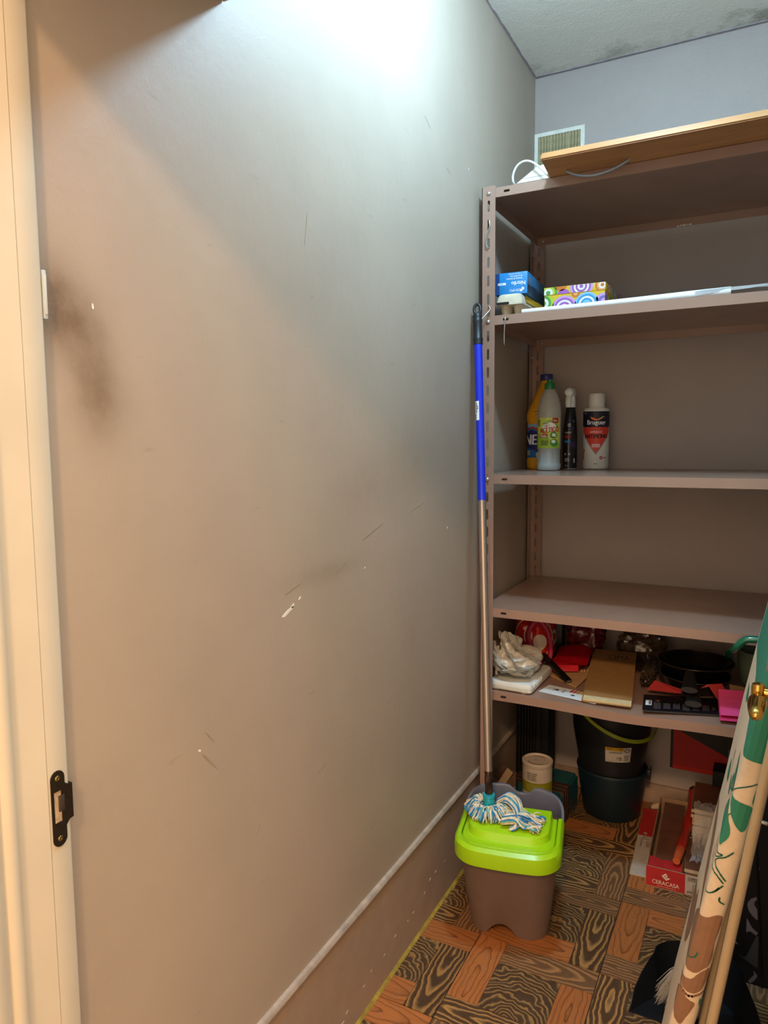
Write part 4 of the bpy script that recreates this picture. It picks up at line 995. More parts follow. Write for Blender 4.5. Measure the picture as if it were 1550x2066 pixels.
for k, m in ((0, M_YC), (1, M_YB), (2, M_YT)):
    o = from_bm(('cream_yarn', 'blue_yarn', 'teal_yarn')[k], bms[k], m, mp, smooth=True, normals=False); o['kind'] = 'stuff'

# ---------------------------------------------------------------- under the shelves
M_DKBUCK = mat('black_bucket_plastic', '#1c1d20', 0.42, var=0.08); M_NAVYB = mat('petrol_bucket_plastic', '#102631', 0.45, var=0.08)
def bucket(name, label, m, x, y, z, prof, rz=0):
    b = thing(name, label, 'bucket', (x, y, z), rz); bm = bmesh.new(); lathe(bm, prof + [(r - 0.003, zz) for r, zz in prof[::-1][:-1]] + [(prof[0][0]-0.006, 0.006)], 40)
    o = from_bm('bucket_body', bm, m, b); sharp(o.data, 40); return b
b1 = bucket('bucket', 'dark petrol blue bucket on the floor with the black bucket nested inside it', M_NAVYB, 0.326, 2.405, 0.0006, [(0.086, 0.0), (0.0905, 0.004), (0.112, 0.150), (0.114, 0.151), (0.1155, 0.158), (0.1135, 0.163)])
for sx in (0.9,):
    boxes('handle_lug', [(0.112, -0.018, 0.140, 0.124, 0.018, 0.172)], M_DKBUCK, b1, bevel=0.003)
    boxes('handle_hook', [(0.114, -0.012, 0.172, 0.122, -0.004, 0.182)], M_DKBUCK, b1, bevel=0.002)
b2 = bucket('bucket', 'tall black bucket with a white sticker and yellow green handle, nested in another bucket', M_DKBUCK, 0.322, 2.399, 0.062, [(0.080, 0.0), (0.084, 0.004), (0.1025, 0.110), (0.124, 0.235), (0.1295, 0.330), (0.1315, 0.332), (0.133, 0.342), (0.131, 0.347)])
bf = facing(0.322, 2.399)
def TM(u, v, e):
    r = 0.1025 + (v-0.110)*(0.124-0.1025)/0.125; a = bf + 0.20 + u/0.115; return Vector(((r+e)*cos(a), (r+e)*sin(a), v))
tst = (-0.05, 0.05, 12)
decal('sticker', [rect(-0.040, 0.158, 0.040, 0.210)], TM, flat('sticker_white', '#b9b2a8'), b2, 0.0006, tst)
decal('yellow_band', [rect(-0.040, 0.1985, 0.016, 0.210)], TM, flat('sticker_yellow', '#c79a1e'), b2, 0.0009, tst)
decal('sticker_print', text('ECO', -0.028, 0.2015, 0.0055, 0.02, 0.8) + text('14L', 0.006, 0.2015, 0.0055, 0.02, 0.8) + scribble(-0.028, 0.190, 0.040, 0.005, 2, seed=41) + scribble(0.018, 0.162, 0.018, 0.022, 6, seed=42) + stroke([(0.018 + 0.008*(1+cos(a)), 0.199 + 0.005*sin(a)) for a in [0.4*k for k in range(16)]], 0.0018) + [rect(0.002 + 0.0012*k, 0.164, 0.002 + 0.0012*k + (0.0005 if k % 3 else 0.0008), 0.178) for k in range(8)] + [[(-0.036 + 0.006*k, 0.160), (-0.035 + 0.006*k, 0.160), (-0.0335 + 0.006*k, 0.168 + 0.003*(k % 2))] for k in range(6)] + [ell(-0.003, 0.173, 0.002)], TM, flat('sticker_ink_dark', '#38332c'), b2, 0.0011, tst)
hp = []
for k in range(25):
    a = pi*k/24; hp.append(Vector((0.136*cos(a), -0.060*sin(a) - 0.05*sin(a), 0.305 - 0.10*sin(a)*(0.9))))
rot = Matrix.Rotation(0.95, 3, 'Z')
bm = bmesh.new(); S = []
HP = [rot @ Vector((0.138*cos(a), -0.139*sin(a), 0.318 - 0.082*sin(a))) for a in [pi*k/30 for k in range(31)]]
for i, p in enumerate(HP):
    n = Vector((p.x, p.y, 0)).normalized(); S.append([p - Vector((0, 0, 0.006)), p + n*0.004 - Vector((0, 0, 0.006)), p + n*0.004 + Vector((0, 0, 0.006)), p + Vector((0, 0, 0.006))])
loft(bm, S); o = from_bm('yellow_handle', bm, mat('olive_yellow_plastic', '#8f9a1e', 0.45), b2); sharp(o.data, 40)

M_TBOX = mat('dusty_teal_plastic', '#1f5a60', 0.5, var=0.12); M_STRAP = mat('dark_brown_strap', '#4a3024', 0.5, var=0.15)
tb = thing('toolbox', 'low dusty teal plastic case with brown bands behind the mop bucket', 'case', (0.118, 2.235, 0.0006), radians(-4))
bm = bmesh.new(); box(bm, -0.088, -0.165, 0, 0.088, 0.165, 0.112); bmesh.ops.bevel(bm, geom=bm.edges[:], offset=0.008, segments=3, affect='EDGES'); o = from_bm('case_body', bm, M_TBOX, tb); sharp(o.data, 40)
for y0 in (-0.005, 0.020, 0.043):
    boxes('band', [(-0.0892, y0, -0.0 + 0.002, 0.0895, y0 + 0.018, 0.1145)], M_STRAP, tb, bevel=0.0015)
boxes('case_edge', [(0.0865, -0.15, 0.030, 0.0900, -0.012, 0.036), (0.0865, 0.07, 0.030, 0.0900, 0.15, 0.036)], M_STRAP, tb)

M_CAN = mat('white_paper_can', '#cfc0ae', 0.55, var=0.04); M_OLIVE = flat('olive_band', '#8f8f1e', 0.5)
cn = thing('paint_can', 'round white can with an olive green band standing on the teal case', 'can', (0.137, 2.165, 0.1160))
RC = 0.0465
bm = bmesh.new(); lathe(bm, [(0.045, 0.0), (RC, 0.001), (RC, 0.117), (0.045, 0.118), (0.044, 0.112)], 44); o = from_bm('can_body', bm, M_CAN, cn); sharp(o.data, 40)
bm = bmesh.new(); lathe(bm, [(0.0475, 0.109), (0.0482, 0.110), (0.0482, 0.1215), (0.0468, 0.1230), (0.0425, 0.1230), (0.0405, 0.1190), (0.001, 0.1185)], 44); o = from_bm('lid', bm, M_CAN, cn); sharp(o.data, 35)
CM = cyl_map(RC, facing(0.137, 2.165)); cst = (-0.075, 0.075, 40)
decal('olive_band', [rect(-0.074, 0.030, 0.074, 0.0635)], CM, M_OLIVE, cn, 0.0005, cst)
cp = []
for i, s in enumerate(('MASTIC ACRYLIQUE', 'MASILLA ACRILICA', 'MASTIC ACRILICO', 'STUCCO ACRILICO')): cp += text(s, -0.034, 0.0905 - 0.0067*i, 0.0046, 0.015, 0.56, 'LEFT')
decal('lettering', cp + text('500 g', -0.020, 0.014, 0.007, 0.0, 0.8) + scribble(-0.035, 0.018, 0.008, 0.008, 2, seed=52), CM, flat('can_ink', '#3a302a'), cn, 0.0006, cst)
decal('band_lettering', scribble(-0.036, 0.034, 0.058, 0.026, 5, 0.62, seed=51), CM, flat('band_pale', '#b0ad58'), cn, 0.0009, cst)
lm = plane_map((0, 0, 0.1187), (1, 0, 0), (0, 1, 0))
decal('lid_print', stroke([(0.030*cos(a), 0.030*sin(a)) for a in [0.9 + 0.1*k for k in range(14)]], 0.003) + stroke([(0.030*cos(a), 0.030*sin(a)) for a in [3.7 + 0.1*k for k in range(20)]], 0.003) + stroke([(-0.006 + 0.004*cos(a), 0.003*sin(a)) for a in [0.5*k for k in range(14)]], 0.0012), lm, flat('lid_ink', '#5a463a'), cn, 0.0004)

M_RACK = mat('dark_lacquered_metal', '#2b2522', 0.4, 0.3, var=0.15); M_RACKB = mat('black_panel', '#0f0d0c', 0.7)
rk = thing('folding_rack', 'dark folded rack of upright slats leaning in the back left corner', 'rack', (0.028, 2.30, 0.0010))
for i in range(7):
    x = 0.000 + 0.0085*i; y = -0.010 + 0.006*i
    boxes('slat', [(x, y, 0.119, x + 0.0032, y + 0.014, 0.478)], M_RACK, rk)
boxes('rack_side', [(0.062, 0.06, 0.119, 0.092, 0.158, 0.478)], M_RACKB, rk, bevel=0.003)
boxes('rack_back', [(-0.004, 0.050, 0.119, 0.066, 0.062, 0.47)], M_RACKB, rk)
boxes('foot', [(0.066, 0.126, 0.0, 0.090, 0.156, 0.121)], M_RACKB, rk)

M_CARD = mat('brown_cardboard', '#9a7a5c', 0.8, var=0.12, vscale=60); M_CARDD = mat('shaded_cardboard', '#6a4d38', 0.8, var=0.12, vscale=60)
tc = thing('torn_carton', 'small torn cardboard carton wedged between the left upright and the white can', 'carton', (0.048, 2.115, 0.1160))
bm = bmesh.new()
for a, b, za, zb in (((-0.038, -0.028), (0.012, -0.048), 0.075, 0.062), ((0.012, -0.048), (0.036, -0.010), 0.062, 0.095), ((-0.038, -0.028), (-0.014, 0.03), 0.075, 0.085), ((-0.014, 0.03), (0.036, -0.010), 0.085, 0.095)):
    d = Vector((b[0]-a[0], b[1]-a[1], 0)).normalized(); n = Vector((-d.y, d.x, 0))*0.0015; N = 7
    S = []
    for i in range(N+1):
        t = i/N; x = a[0]+(b[0]-a[0])*t; y = a[1]+(b[1]-a[1])*t; z = za+(zb-za)*t + (0.006*noise.noise(Vector((x*90, y*90, 1))))
        S.append([(x-n.x, y-n.y, 0.0), (x+n.x, y+n.y, 0.0), (x+n.x, y+n.y, z), (x-n.x, y-n.y, z)])
    loft(bm, S)
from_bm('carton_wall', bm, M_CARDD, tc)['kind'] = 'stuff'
bm = bmesh.new()
loft(bm, [[(-0.010, -0.046, 0.066), (0.010, -0.052, 0.058), (0.010, -0.0535, 0.0585), (-0.010, -0.0475, 0.0665)], [(0.016, -0.028, 0.112), (0.036, -0.034, 0.102), (0.036, -0.0355, 0.1025), (0.016, -0.0295, 0.1125)]])
from_bm('torn_flap', bm, M_CARD, tc)
CF = plane_map((0.012, -0.0500, 0), Vector((0.024, 0.038, 0)).normalized(), (0, 0, 1))
decal('pale_print', [[(0.004, 0.0), (0.043, 0.0), (0.043, 0.05), (0.004, 0.02)]], CF, flat('carton_pale', '#b59b80'), tc, 0.0010)
decal('pictogram', stroke([(0.018 + 0.004*cos(a), 0.010 + 0.006*sin(a)) for a in [0.5*k for k in range(14)]], 0.0015) + stroke([(0.034 + 0.004*cos(a), 0.026 + 0.006*sin(a)) for a in [0.5*k for k in range(14)]], 0.0015), CF, flat('carton_ink', '#2a1f18'), tc, 0.0014)

# opened carton of floor tiles and the pieces on it
M_RED = mat('red_print_card', '#b02020', 0.6, var=0.1, vscale=50); M_WCARD = mat('white_coated_card', '#b9aa98', 0.7, var=0.1, vscale=50); M_TILEW = mat('brown_wood_tile', '#6b4330', 0.4, var=0.25, vscale=25); M_TILEE = mat('pale_tile_edge', '#c9ae8c', 0.7, var=0.15)
fp = thing('cardboard_flap', 'flat red and white cardboard strip lying on the floor left of the tile carton', 'cardboard', (0.4555, 2.262, 0.0008), radians(2.5))
boxes('card_sheet', [(-0.0245, -0.205, 0.0, 0.0245, 0.200, 0.003)], M_WCARD, fp)
LM = plane_map((0, 0, 0.003), (1, 0, 0), (0, 1, 0))
decal('red_print', [rect(-0.0240, 0.020, 0.0240, 0.1995)], LM, M_RED, fp, 0.0004)
LOGO = [[(-1, 0), (-0.15, 0.95), (0.1, 0.68), (-0.5, 0)], [(-0.35, 0), (0.1, 0.5), (0.3, 0.25), (0.08, 0)], [(-1, -0.08), (-0.5, -0.08), (0.0, -0.7), (0.5, -0.12), (0.75, -0.4), (0.0, -1.15)], [(-0.35, -0.08), (0.05, -0.08), (0.25, -0.3), (0.0, -0.5)]]
decal('logo', [[(x*0.008 - 0.002, y*0.008 + 0.036) for x, y in p] for p in LOGO], LM, M_WCARD, fp, 0.0008)
decal('lettering', text('CASA', 0.004, -0.028, 0.013, 0.0, 0.8, 'CENTER', -pi/2) + stroke([(0.004 + 0.011*cos(a), 0.006 + 0.008*sin(a)) for a in [0.8 + 0.35*k for k in range(14)]], 0.0022) + scribble(-0.012, -0.048, 0.003, 0.05, 16, seed=61), LM, flat('card_ink', '#5a4a40'), fp, 0.0006)
tcn = thing('tile_carton', 'open red and white tile carton on the floor holding brown tiles', 'carton', (0.488, 2.022, 0.0008), radians(1.5))
TW, TD, TH = 0.30, 0.43, 0.060
boxes('carton_base', [(0, 0, 0, TW, TD, 0.003)], M_CARD, tcn)
boxes('carton_front', [(0, 0, 0.003, TW, 0.003, TH)], M_CARD, tcn)
boxes('carton_side', [(0, 0.003, 0.003, 0.003, TD, TH)], M_CARD, tcn); boxes('carton_side', [(TW-0.003, 0.003, 0.003, TW, TD, TH)], M_CARD, tcn); boxes('carton_back', [(0.003, TD-0.003, 0.003, TW-0.003, TD, TH)], M_CARD, tcn)
FR = plane_map((0, 0, 0), (1, 0, 0), (0, 0, 1))
decal('red_print', [rect(0.001, 0.004, 0.102, TH-0.0005)], FR, M_RED, tcn, 0.0005)
decal('white_print', [rect(0.102, 0.004, 0.299, TH-0.0005)], FR, M_WCARD, tcn, 0.0005)
decal('logo', [[(x*0.0125 + 0.054, y*0.0100 + 0.040) for x, y in p] for p in LOGO], FR, flat('logo_cream', '#e0cdb4'), tcn, 0.0009)
decal('lettering', text('CERACASA', 0.052, 0.0135, 0.0115, 0.006, 0.86) + scribble(0.03, 0.008, 0.05, 0.0025, 1, 0.6, seed=62), FR, flat('letter_cream', '#e0cdb4'), tcn, 0.0009)
decal('black_lettering', text('CONTENIDO', 0.108, 0.0475, 0.0068, 0.02, 0.85, 'LEFT') + [rect(0.108, 0.044, 0.160, 0.0452)] + text('8 PZAS', 0.108, 0.0085, 0.0062, 0.02, 0.85, 'LEFT') + stroke([(0.122, 0.018), (0.122, 0.034), (0.136, 0.034), (0.136, 0.018), (0.122, 0.018)], 0.001), FR, flat('letter_black', '#1a1412'), tcn, 0.0009)
bm = bmesh.new()   # the torn red strip of lid still hanging inside the front edge
N = 14; S = []
for i in range(N+1):
    x = 0.004 + 0.088*i/N; y1 = 0.055 + 0.010*noise.noise(Vector((x*120, 0, 0))) - 0.012*i/N
    S.append([(x, 0.004, 0.0575), (x, y1, 0.0585 + 0.002*sin(i)), (x, y1, 0.0592 + 0.002*sin(i)), (x, 0.004, 0.0582)])
loft(bm, S); from_bm('torn_lid', bm, M_RED, tcn)
TZ = 0.0042
def tile(label, x, y, z, w, d, h, rz, grp='loose brown tiles in the carton'):
    t = thing('floor_tile', label, 'tile', (x, y, z), rz, grp)
    boxes('tile_body', [(-w/2, -d/2, 0, w/2, d/2, h-0.0015)], M_TILEE, t); boxes('glazed_face', [(-w/2+0.0006, -d/2+0.0006, h-0.0015, w/2-0.0006, d/2-0.0006, h)], M_TILEW, t); return t
for k in range(4):
    tile(('lowest', 'second', 'third', 'topmost')[k] + ' long brown tile of the low stack at the left side of the carton', 0.530, 2.245, TZ + 0.0006 + 0.0122*k, 0.064, 0.385, 0.0115, radians(1.5 + 0.4*(k % 2)))
for k in range(11):
    if k < 5: lab = 'brown tile with pale edges inside the tall wrapped stack'
    else: lab = 'brown tile with pale edges near the top of the tall wrapped stack'
    tile(lab, 0.655 + 0.003*((k*7) % 3), 2.345 + 0.003*((k*5) % 3), TZ + 0.0006 + 0.0123*k, 0.150, 0.190, 0.0115, radians(1 + (k*37 % 5)*0.5), 'lower tiles of the wrapped stack' if k < 5 else 'upper tiles of the wrapped stack')
for k in range(5):
    tile('short brown tile with pale front edge in the front stack of the carton', 0.640 + 0.002*(k % 2), 2.130 + 0.004*(k % 3), TZ + 0.0006 + 0.0123*k, 0.115, 0.17, 0.0115, radians(2 + (k*31 % 4)), 'front tiles under the plastic film')
def film_mat():
    m, t, b = base_mat('clear_film', 0.18, 0, 0.6); b.inputs['Base Color'].default_value = (0.9, 0.88, 0.85, 1); b.inputs['Alpha'].default_value = 0.34
    v = t.obj(); bumpit(t, b, t.noise(v, 60, 5, 0.7), 0.8, 0.004); return m
pf_ = thing('plastic_film', 'crinkled clear plastic film hanging over the front of the tile stack', 'plastic', (0.592, 2.23, 0.078))
bm = bmesh.new(); R = []
for i in range(23):
    row = []
    for j in range(19):
        u, v = i/22, j/18
        x = 0.004 + 0.118*u + 0.010*noise.noise(Vector((u*4, v*4, 3)))
        y = -0.175 + 0.205*v; z = 0.004 + (0.078*max(0, min(1, (v-0.42)/0.35)))
        z += 0.010*abs(noise.noise(Vector((u*7, v*7, 9)))) + 0.008*abs(noise.noise(Vector((u*15, v*13, 2))))
        row.append(bm.verts.new((x, y + 0.008*noise.noise(Vector((u*9, v*8, 5))), z)))
    R.append(row)
for a, b in zip(R, R[1:]):
    for k in range(18): bm.faces.new((a[k], a[k+1], b[k+1], b[k]))
M_FILM = film_mat(); o = from_bm('film_sheet', bm, M_FILM, pf_); sharp(o.data, 25)
tl = thing('trowel_handle', 'red handled tool lying between the low and the tall tile stacks', 'tool', (0.572, 2.25, 0.0785))
bm = bmesh.new(); P = smooth_path([(-0.004, -0.135, 0.0), (0.000, -0.07, 0.002), (0.004, 0.0, 0.006), (0.006, 0.09, 0.018), (0.006, 0.17, 0.032)], 5)
tube(bm, P, [0.0125 + 0.002*sin(i*0.7) for i in range(len(P))], 12); o = from_bm('handle_bar', bm, mat('red_tool_plastic', '#a8261e', 0.4, var=0.15), tl); sharp(o.data, 50)
bm = bmesh.new(); tube(bm, [(0.006, 0.165, 0.031), (0.0062, 0.185, 0.035), (0.006, 0.197, 0.037)], [0.0140, 0.0145, 0.008], 12); o = from_bm('dark_tip', bm, mat('dark_red_rubber', '#4a1513', 0.6), tl); sharp(o.data, 50)
bm = bmesh.new(); tube(bm, [(-0.004, -0.137, 0.0), (-0.006, -0.17, -0.0005), (-0.008, -0.20, -0.001)], [0.0130, 0.0120, 0.010], 12); o = from_bm('orange_end', bm, mat('orange_tool_plastic', '#c0562c', 0.45, var=0.15), tl); sharp(o.data, 50)
wo = thing('wood_offcut', 'small pale wood offcut on the floor by the back skirting', 'offcut', (0.462, 2.492, 0.0008), radians(25))
bm = bmesh.new(); loft(bm, [[(-0.024, -0.010, 0), (0.022, -0.012, 0), (0.026, 0.006, 0), (-0.02, 0.012, 0)], [(-0.018, -0.008, 0.012), (0.010, -0.010, 0.022), (0.022, 0.004, 0.018), (-0.014, 0.008, 0.010)]]); from_bm('wood_piece', bm, M_TILEE, wo)
rp = thing('document_folder', 'red and black folder leaning on the back wall behind the tile stack', 'folder', (0.497, 2.508, 0.1420), 0)
boxes('black_spine', [(0, 0, 0.002, 0.008, 0.012, 0.30)], mat('black_card', '#17130f', 0.6), rp)
boxes('red_cover', [(0.008, 0.0015, 0, 0.265, 0.0105, 0.30)], mat('red_card', '#a51a14', 0.6, var=0.1), rp)
decal('black_print', [[(0.008, 0.142), (0.264, 0.030), (0.264, 0.299), (0.008, 0.299)]], plane_map((0, 0.0015, 0), (1, 0, 0), (0, 0, 1)), flat('folder_black', '#241d18'), rp, 0.0005)
decal('bright_band', [rect(0.009, 0.001, 0.264, 0.014)], plane_map((0, 0.0015, 0), (1, 0, 0), (0, 0, 1)), flat('folder_bright_red', '#c4261c'), rp, 0.0004)
bx = thing('black_block', 'small black box beside the red folder on the tile stack', 'box', (0.632, 2.43, 0.1425))
boxes('box_body', [(0, 0, 0, 0.10, 0.07, 0.05)], M_RACKB, bx, bevel=0.002)

# ---------------------------------------------------------------- ironing board leaning at the right
IBX, IBY, IBK = 0.5807, 1.27, 0.19343
M_FAB = mat('cream_cotton_cover', '#dfc8a8', 0.85, var=0.05, vscale=90, bump=0.25, bscale=900)
ib = thing('ironing_board', 'folded ironing board with a leaf patterned cotton cover, leaning at the right edge', 'ironing board', (IBX, IBY, 0.0006))
def interp(t, x):
    for (a, b), (c, d) in zip(t, t[1:]):
        if x <= c: return b + (d-b)*max(0, min(1, (x-a)/(c-a)))
    return t[-1][1]
WT = [(0, 0.11), (0.08, 0.16), (0.15, 0.26), (0.30, 0.29), (0.55, 0.31), (0.70, 0.41), (0.90, 0.45), (1.3, 0.45)]
SIDE = [(0.0, 0.010), (0.0010, 0.003), (0.005, -0.0012), (0.014, -0.0045), (0.024, -0.0045), (0.033, -0.001), (0.0385, 0.005)]
def side(u):
    s = u*(len(SIDE)-1); i = min(int(max(s, 0)), len(SIDE)-2); t = s - i
    return (SIDE[i][0]*(1-t) + SIDE[i+1][0]*t, SIDE[i][1]*(1-t) + SIDE[i+1][1]*t)
def FABM(u, v, e):
    if u < 0:
        W = interp(WT, v); y = 0.010 + (W-0.012)*(1-(1+max(u, -0.995))**0.75)**1.35 ; return Vector((IBK*v - e, y, v))
    x, y = side(min(u, 1.0)); wr = 0.0012*noise.noise(Vector((u*6, v*30, 0)))
    k = max(0, 1-u*3); return Vector((IBK*v + x - e*k, y - e*(1-k*0.5) - 0.0003, v))
bm = bmesh.new(); S = []; NZ = 72
for i in range(NZ+1):
    z = 0.0 + 1.22*i/NZ; W = interp(WT, z); ring = [(IBK*z, W, z), (IBK*z, W*0.5, z)]
    for x, y in SIDE: ring.append((IBK*z + x, y, z))
    wv = 0.003*noise.noise(Vector((z*22, 1, 5)))
    ring += [(IBK*z + 0.0395 + wv, 0.012, z), (IBK*z + 0.034 + wv, 0.030, z), (IBK*z + 0.030, 0.045, z), (IBK*z + 0.028, W - 0.004, z), (IBK*z + 0.012, W + 0.002, z)]
    S.append(ring)
loft(bm, S); o = from_bm('cotton_cover', bm, M_FAB, ib); sharp(o.data, 60)
TEAL = [[(-1.0, 0.995), (-1.0, 0.899), (-0.99, 0.819), (-0.96, 0.813), (-0.67, 0.809), (-0.57, 0.798), (-0.49, 0.791), (-0.09, 0.735), (0.14, 0.731), (0.49, 0.727), (0.84, 0.724), (1.11, 0.724), (1.16, 0.73), (1.07, 0.772), (0.87, 0.84), (0.72, 0.899), (0.34, 0.995)]]
BROWNGREY = [[(-1.1, 0.955), (-0.76, 0.932), (-0.57, 0.923), (-0.17, 0.89), (0.1, 0.876), (0.36, 0.882), (-0.45, 0.995), (-1.05, 0.995)]]
LEAF = [[(-0.14, 0.645), (0.14, 0.632), (0.34, 0.615), (0.45, 0.599), (0.42, 0.585), (0.22, 0.571), (0.0, 0.581), (-0.23, 0.591), (-0.31, 0.606), (-0.28, 0.62), (-0.19, 0.636)], [(0.02, 0.664), (0.36, 0.656), (0.82, 0.648), (0.84, 0.631), (0.83, 0.61), (0.73, 0.603), (0.55, 0.611), (0.3, 0.632), (0.12, 0.652)], [(0.88, 0.692), (0.99, 0.687), (0.99, 0.678), (0.91, 0.665), (0.85, 0.652), (0.79, 0.657), (0.79, 0.668), (0.82, 0.683)], [(-0.34, 0.71), (-0.19, 0.696), (-0.02, 0.665), (-0.29, 0.665), (-0.29, 0.683)], [(-0.91, 0.755), (-0.89, 0.743), (-0.87, 0.731), (-0.8, 0.735), (-0.8, 0.752)], [(-0.4, 0.664), (-0.33, 0.645), (-0.26, 0.647), (-0.31, 0.661)], [(-0.52, 0.645), (-0.47, 0.626), (-0.35, 0.627), (-0.41, 0.643)], [(-0.82, 0.627), (-0.86, 0.597), (-0.74, 0.598), (-0.74, 0.618)], [(0.94, 0.285), (1.06, 0.275), (1.17, 0.253), (1.06, 0.26), (0.9, 0.277)]]
STEM = [[(0.85, 0.691), (0.46, 0.68), (0.15, 0.671), (-0.03, 0.664), (-0.2, 0.656), (-0.14, 0.645)], [(0.24, 0.626), (0.31, 0.63)], [(-0.21, 0.573), (0.09, 0.562), (0.22, 0.556), (0.41, 0.556), (0.28, 0.55), (0.07, 0.549), (-0.27, 0.559)], [(0.67, 0.565), (0.51, 0.554), (0.25, 0.545), (0.22, 0.539), (0.43, 0.526), (0.67, 0.512)], [(-0.38, 0.534), (-0.22, 0.53), (-0.15, 0.532), (0.17, 0.526), (0.42, 0.518), (0.63, 0.507)], [(0.64, 0.503), (0.53, 0.493), (0.43, 0.486)], [(-0.38, 0.493), (-0.19, 0.486), (0.27, 0.482), (0.45, 0.488), (0.56, 0.498)], [(0.64, 0.481), (0.66, 0.474), (0.81, 0.469)], [(0.0, 0.365), (0.19, 0.357), (0.42, 0.36), (0.48, 0.371)]]
BROWN = [[(-0.09, 0.439), (0.42, 0.438), (0.67, 0.447), (0.89, 0.445), (0.95, 0.428), (0.87, 0.396), (0.95, 0.369), (0.89, 0.351), (0.72, 0.342), (0.56, 0.333), (0.29, 0.334), (-0.02, 0.344), (-0.46, 0.367), (-0.45, 0.392), (-0.3, 0.417)], [(-0.19, 0.324), (0.17, 0.319), (0.49, 0.319), (0.68, 0.336), (0.95, 0.345), (1.0, 0.324), (0.88, 0.304), (0.67, 0.294), (0.41, 0.296), (0.13, 0.307)], [(0.04, 0.294), (0.21, 0.298), (0.52, 0.282), (0.77, 0.275), (0.75, 0.264), (0.63, 0.244), (0.55, 0.23), (0.36, 0.235), (0.09, 0.255), (-0.15, 0.273), (-0.11, 0.287)], [(0.67, 0.226), (0.86, 0.223), (0.99, 0.196), (0.54, 0.196), (0.58, 0.218)], [(-1.09, 0.519), (-0.7, 0.52), (-0.36, 0.47), (-0.1, 0.44), (-0.26, 0.436), (-0.59, 0.449), (-0.78, 0.475)], [(-1.1, 0.327), (-0.77, 0.364), (-0.72, 0.389), (-0.55, 0.367), (-0.52, 0.331), (-0.77, 0.269), (-0.94, 0.291)], [(-1.18, 0.673), (-1.15, 0.639), (-1.01, 0.582), (-1.06, 0.585), (-1.13, 0.626), (-1.25, 0.665)], [(-0.72, 0.662), (-0.62, 0.632), (-0.6, 0.626), (-0.72, 0.652)]]
ARC = [[(-0.1, 0.313), (0.28, 0.296), (0.56, 0.287), (0.83, 0.293), (1.09, 0.299)]]
def uvst(polys):
    """split the prints along u so that they follow the rounded edge"""
    out = []
    for p in polys:
        p = [(max(-0.99, min(1.0, u)), v) for u, v in p]
        cuts = [-1.0, -0.8, -0.6, -0.4, -0.2, 0.0] + [k/12 for k in range(1, 13)]
        for a, b in zip(cuts, cuts[1:]):
            c = clip_half(p, 0, a, True)
            if c: c = clip_half(c, 0, b, False)
            if len(c) > 2: out.append(c)
    return out
def stemw(l, w=0.0022):
    """a drawn stem: widened in true size, u spans about 4 cm"""
    o = []
    for p in l:
        q = smooth_path([(u*0.042, v, 0) for u, v in p], 3); o += [[(x/0.042, y) for x, y in s] for s in stroke([(a.x, a.y) for a in q], w)]
    return o
def rnd(l): return [[(a.x, a.y) for a in smooth_path([(u, v, 0) for u, v in p] + [(p[0][0], p[0][1], 0)], 3)[:-1]] for p in l]
M_LEAF = mat('leaf_green_print', '#2f7f62', 0.85, var=0.06, vscale=60); M_BRN = mat('petal_brown_print', '#8f684c', 0.85, var=0.08, vscale=60); M_STEM = flat('stem_green_print', '#2f6a55', 0.85)
decal('brown_print', uvst(rnd(BROWN)), FABM, M_BRN, ib, 0.0006)
decal('brown_stem', uvst(stemw(ARC, 0.004)), FABM, M_BRN, ib, 0.0007)
decal('green_print', uvst(TEAL), FABM, M_LEAF, ib, 0.0006)
decal('petal_print', uvst(BROWNGREY), FABM, M_BRN, ib, 0.0010)
decal('leaf_print', uvst(rnd(LEAF)), FABM, M_LEAF, ib, 0.0008)
decal('stem_print', uvst(stemw(STEM)), FABM, M_STEM, ib, 0.0010)
M_LEG = mat('beige_leg_tube', '#c4ab86', 0.38, 0.1, var=0.04)
A = [(0.655 + 0.1415*z - IBX, -0.018, z) for z in (0.012, 1.05)]
tube_obj('leg', A, 0.0083, M_LEG, ib, 16)
tube_obj('leg', [(0.6490 + 0.147*z - IBX, 0.070, z) for z in (0.012, 1.05)], 0.0083, M_LEG, ib, 16)
tube_obj('foot_bar', [(0.657 - IBX, -0.040, 0.0085), (0.652 - IBX, 0.10, 0.0085)], 0.0085, M_LEG, ib, 14)
zz = 0.635
bm = bmesh.new(); along(bm, (0.655 + 0.1415*zz - IBX + 0.006, -0.018, zz), (1, -0.1, -0.12), [(0.0032, 0), (0.0032, 0.010), (0.0026, 0.011), (0.0005, 0.0112)], 14); o = from_bm('bolt_end', bm, M_BOLT, ib); sharp(o.data, 40)
tube_obj('cross_rivet', [(0.655 + 0.1415*0.72 - IBX, -0.0185, 0.722), (0.6490 + 0.147*0.72 - IBX, 0.070, 0.722)], 0.004, M_GRIP, ib, 10)

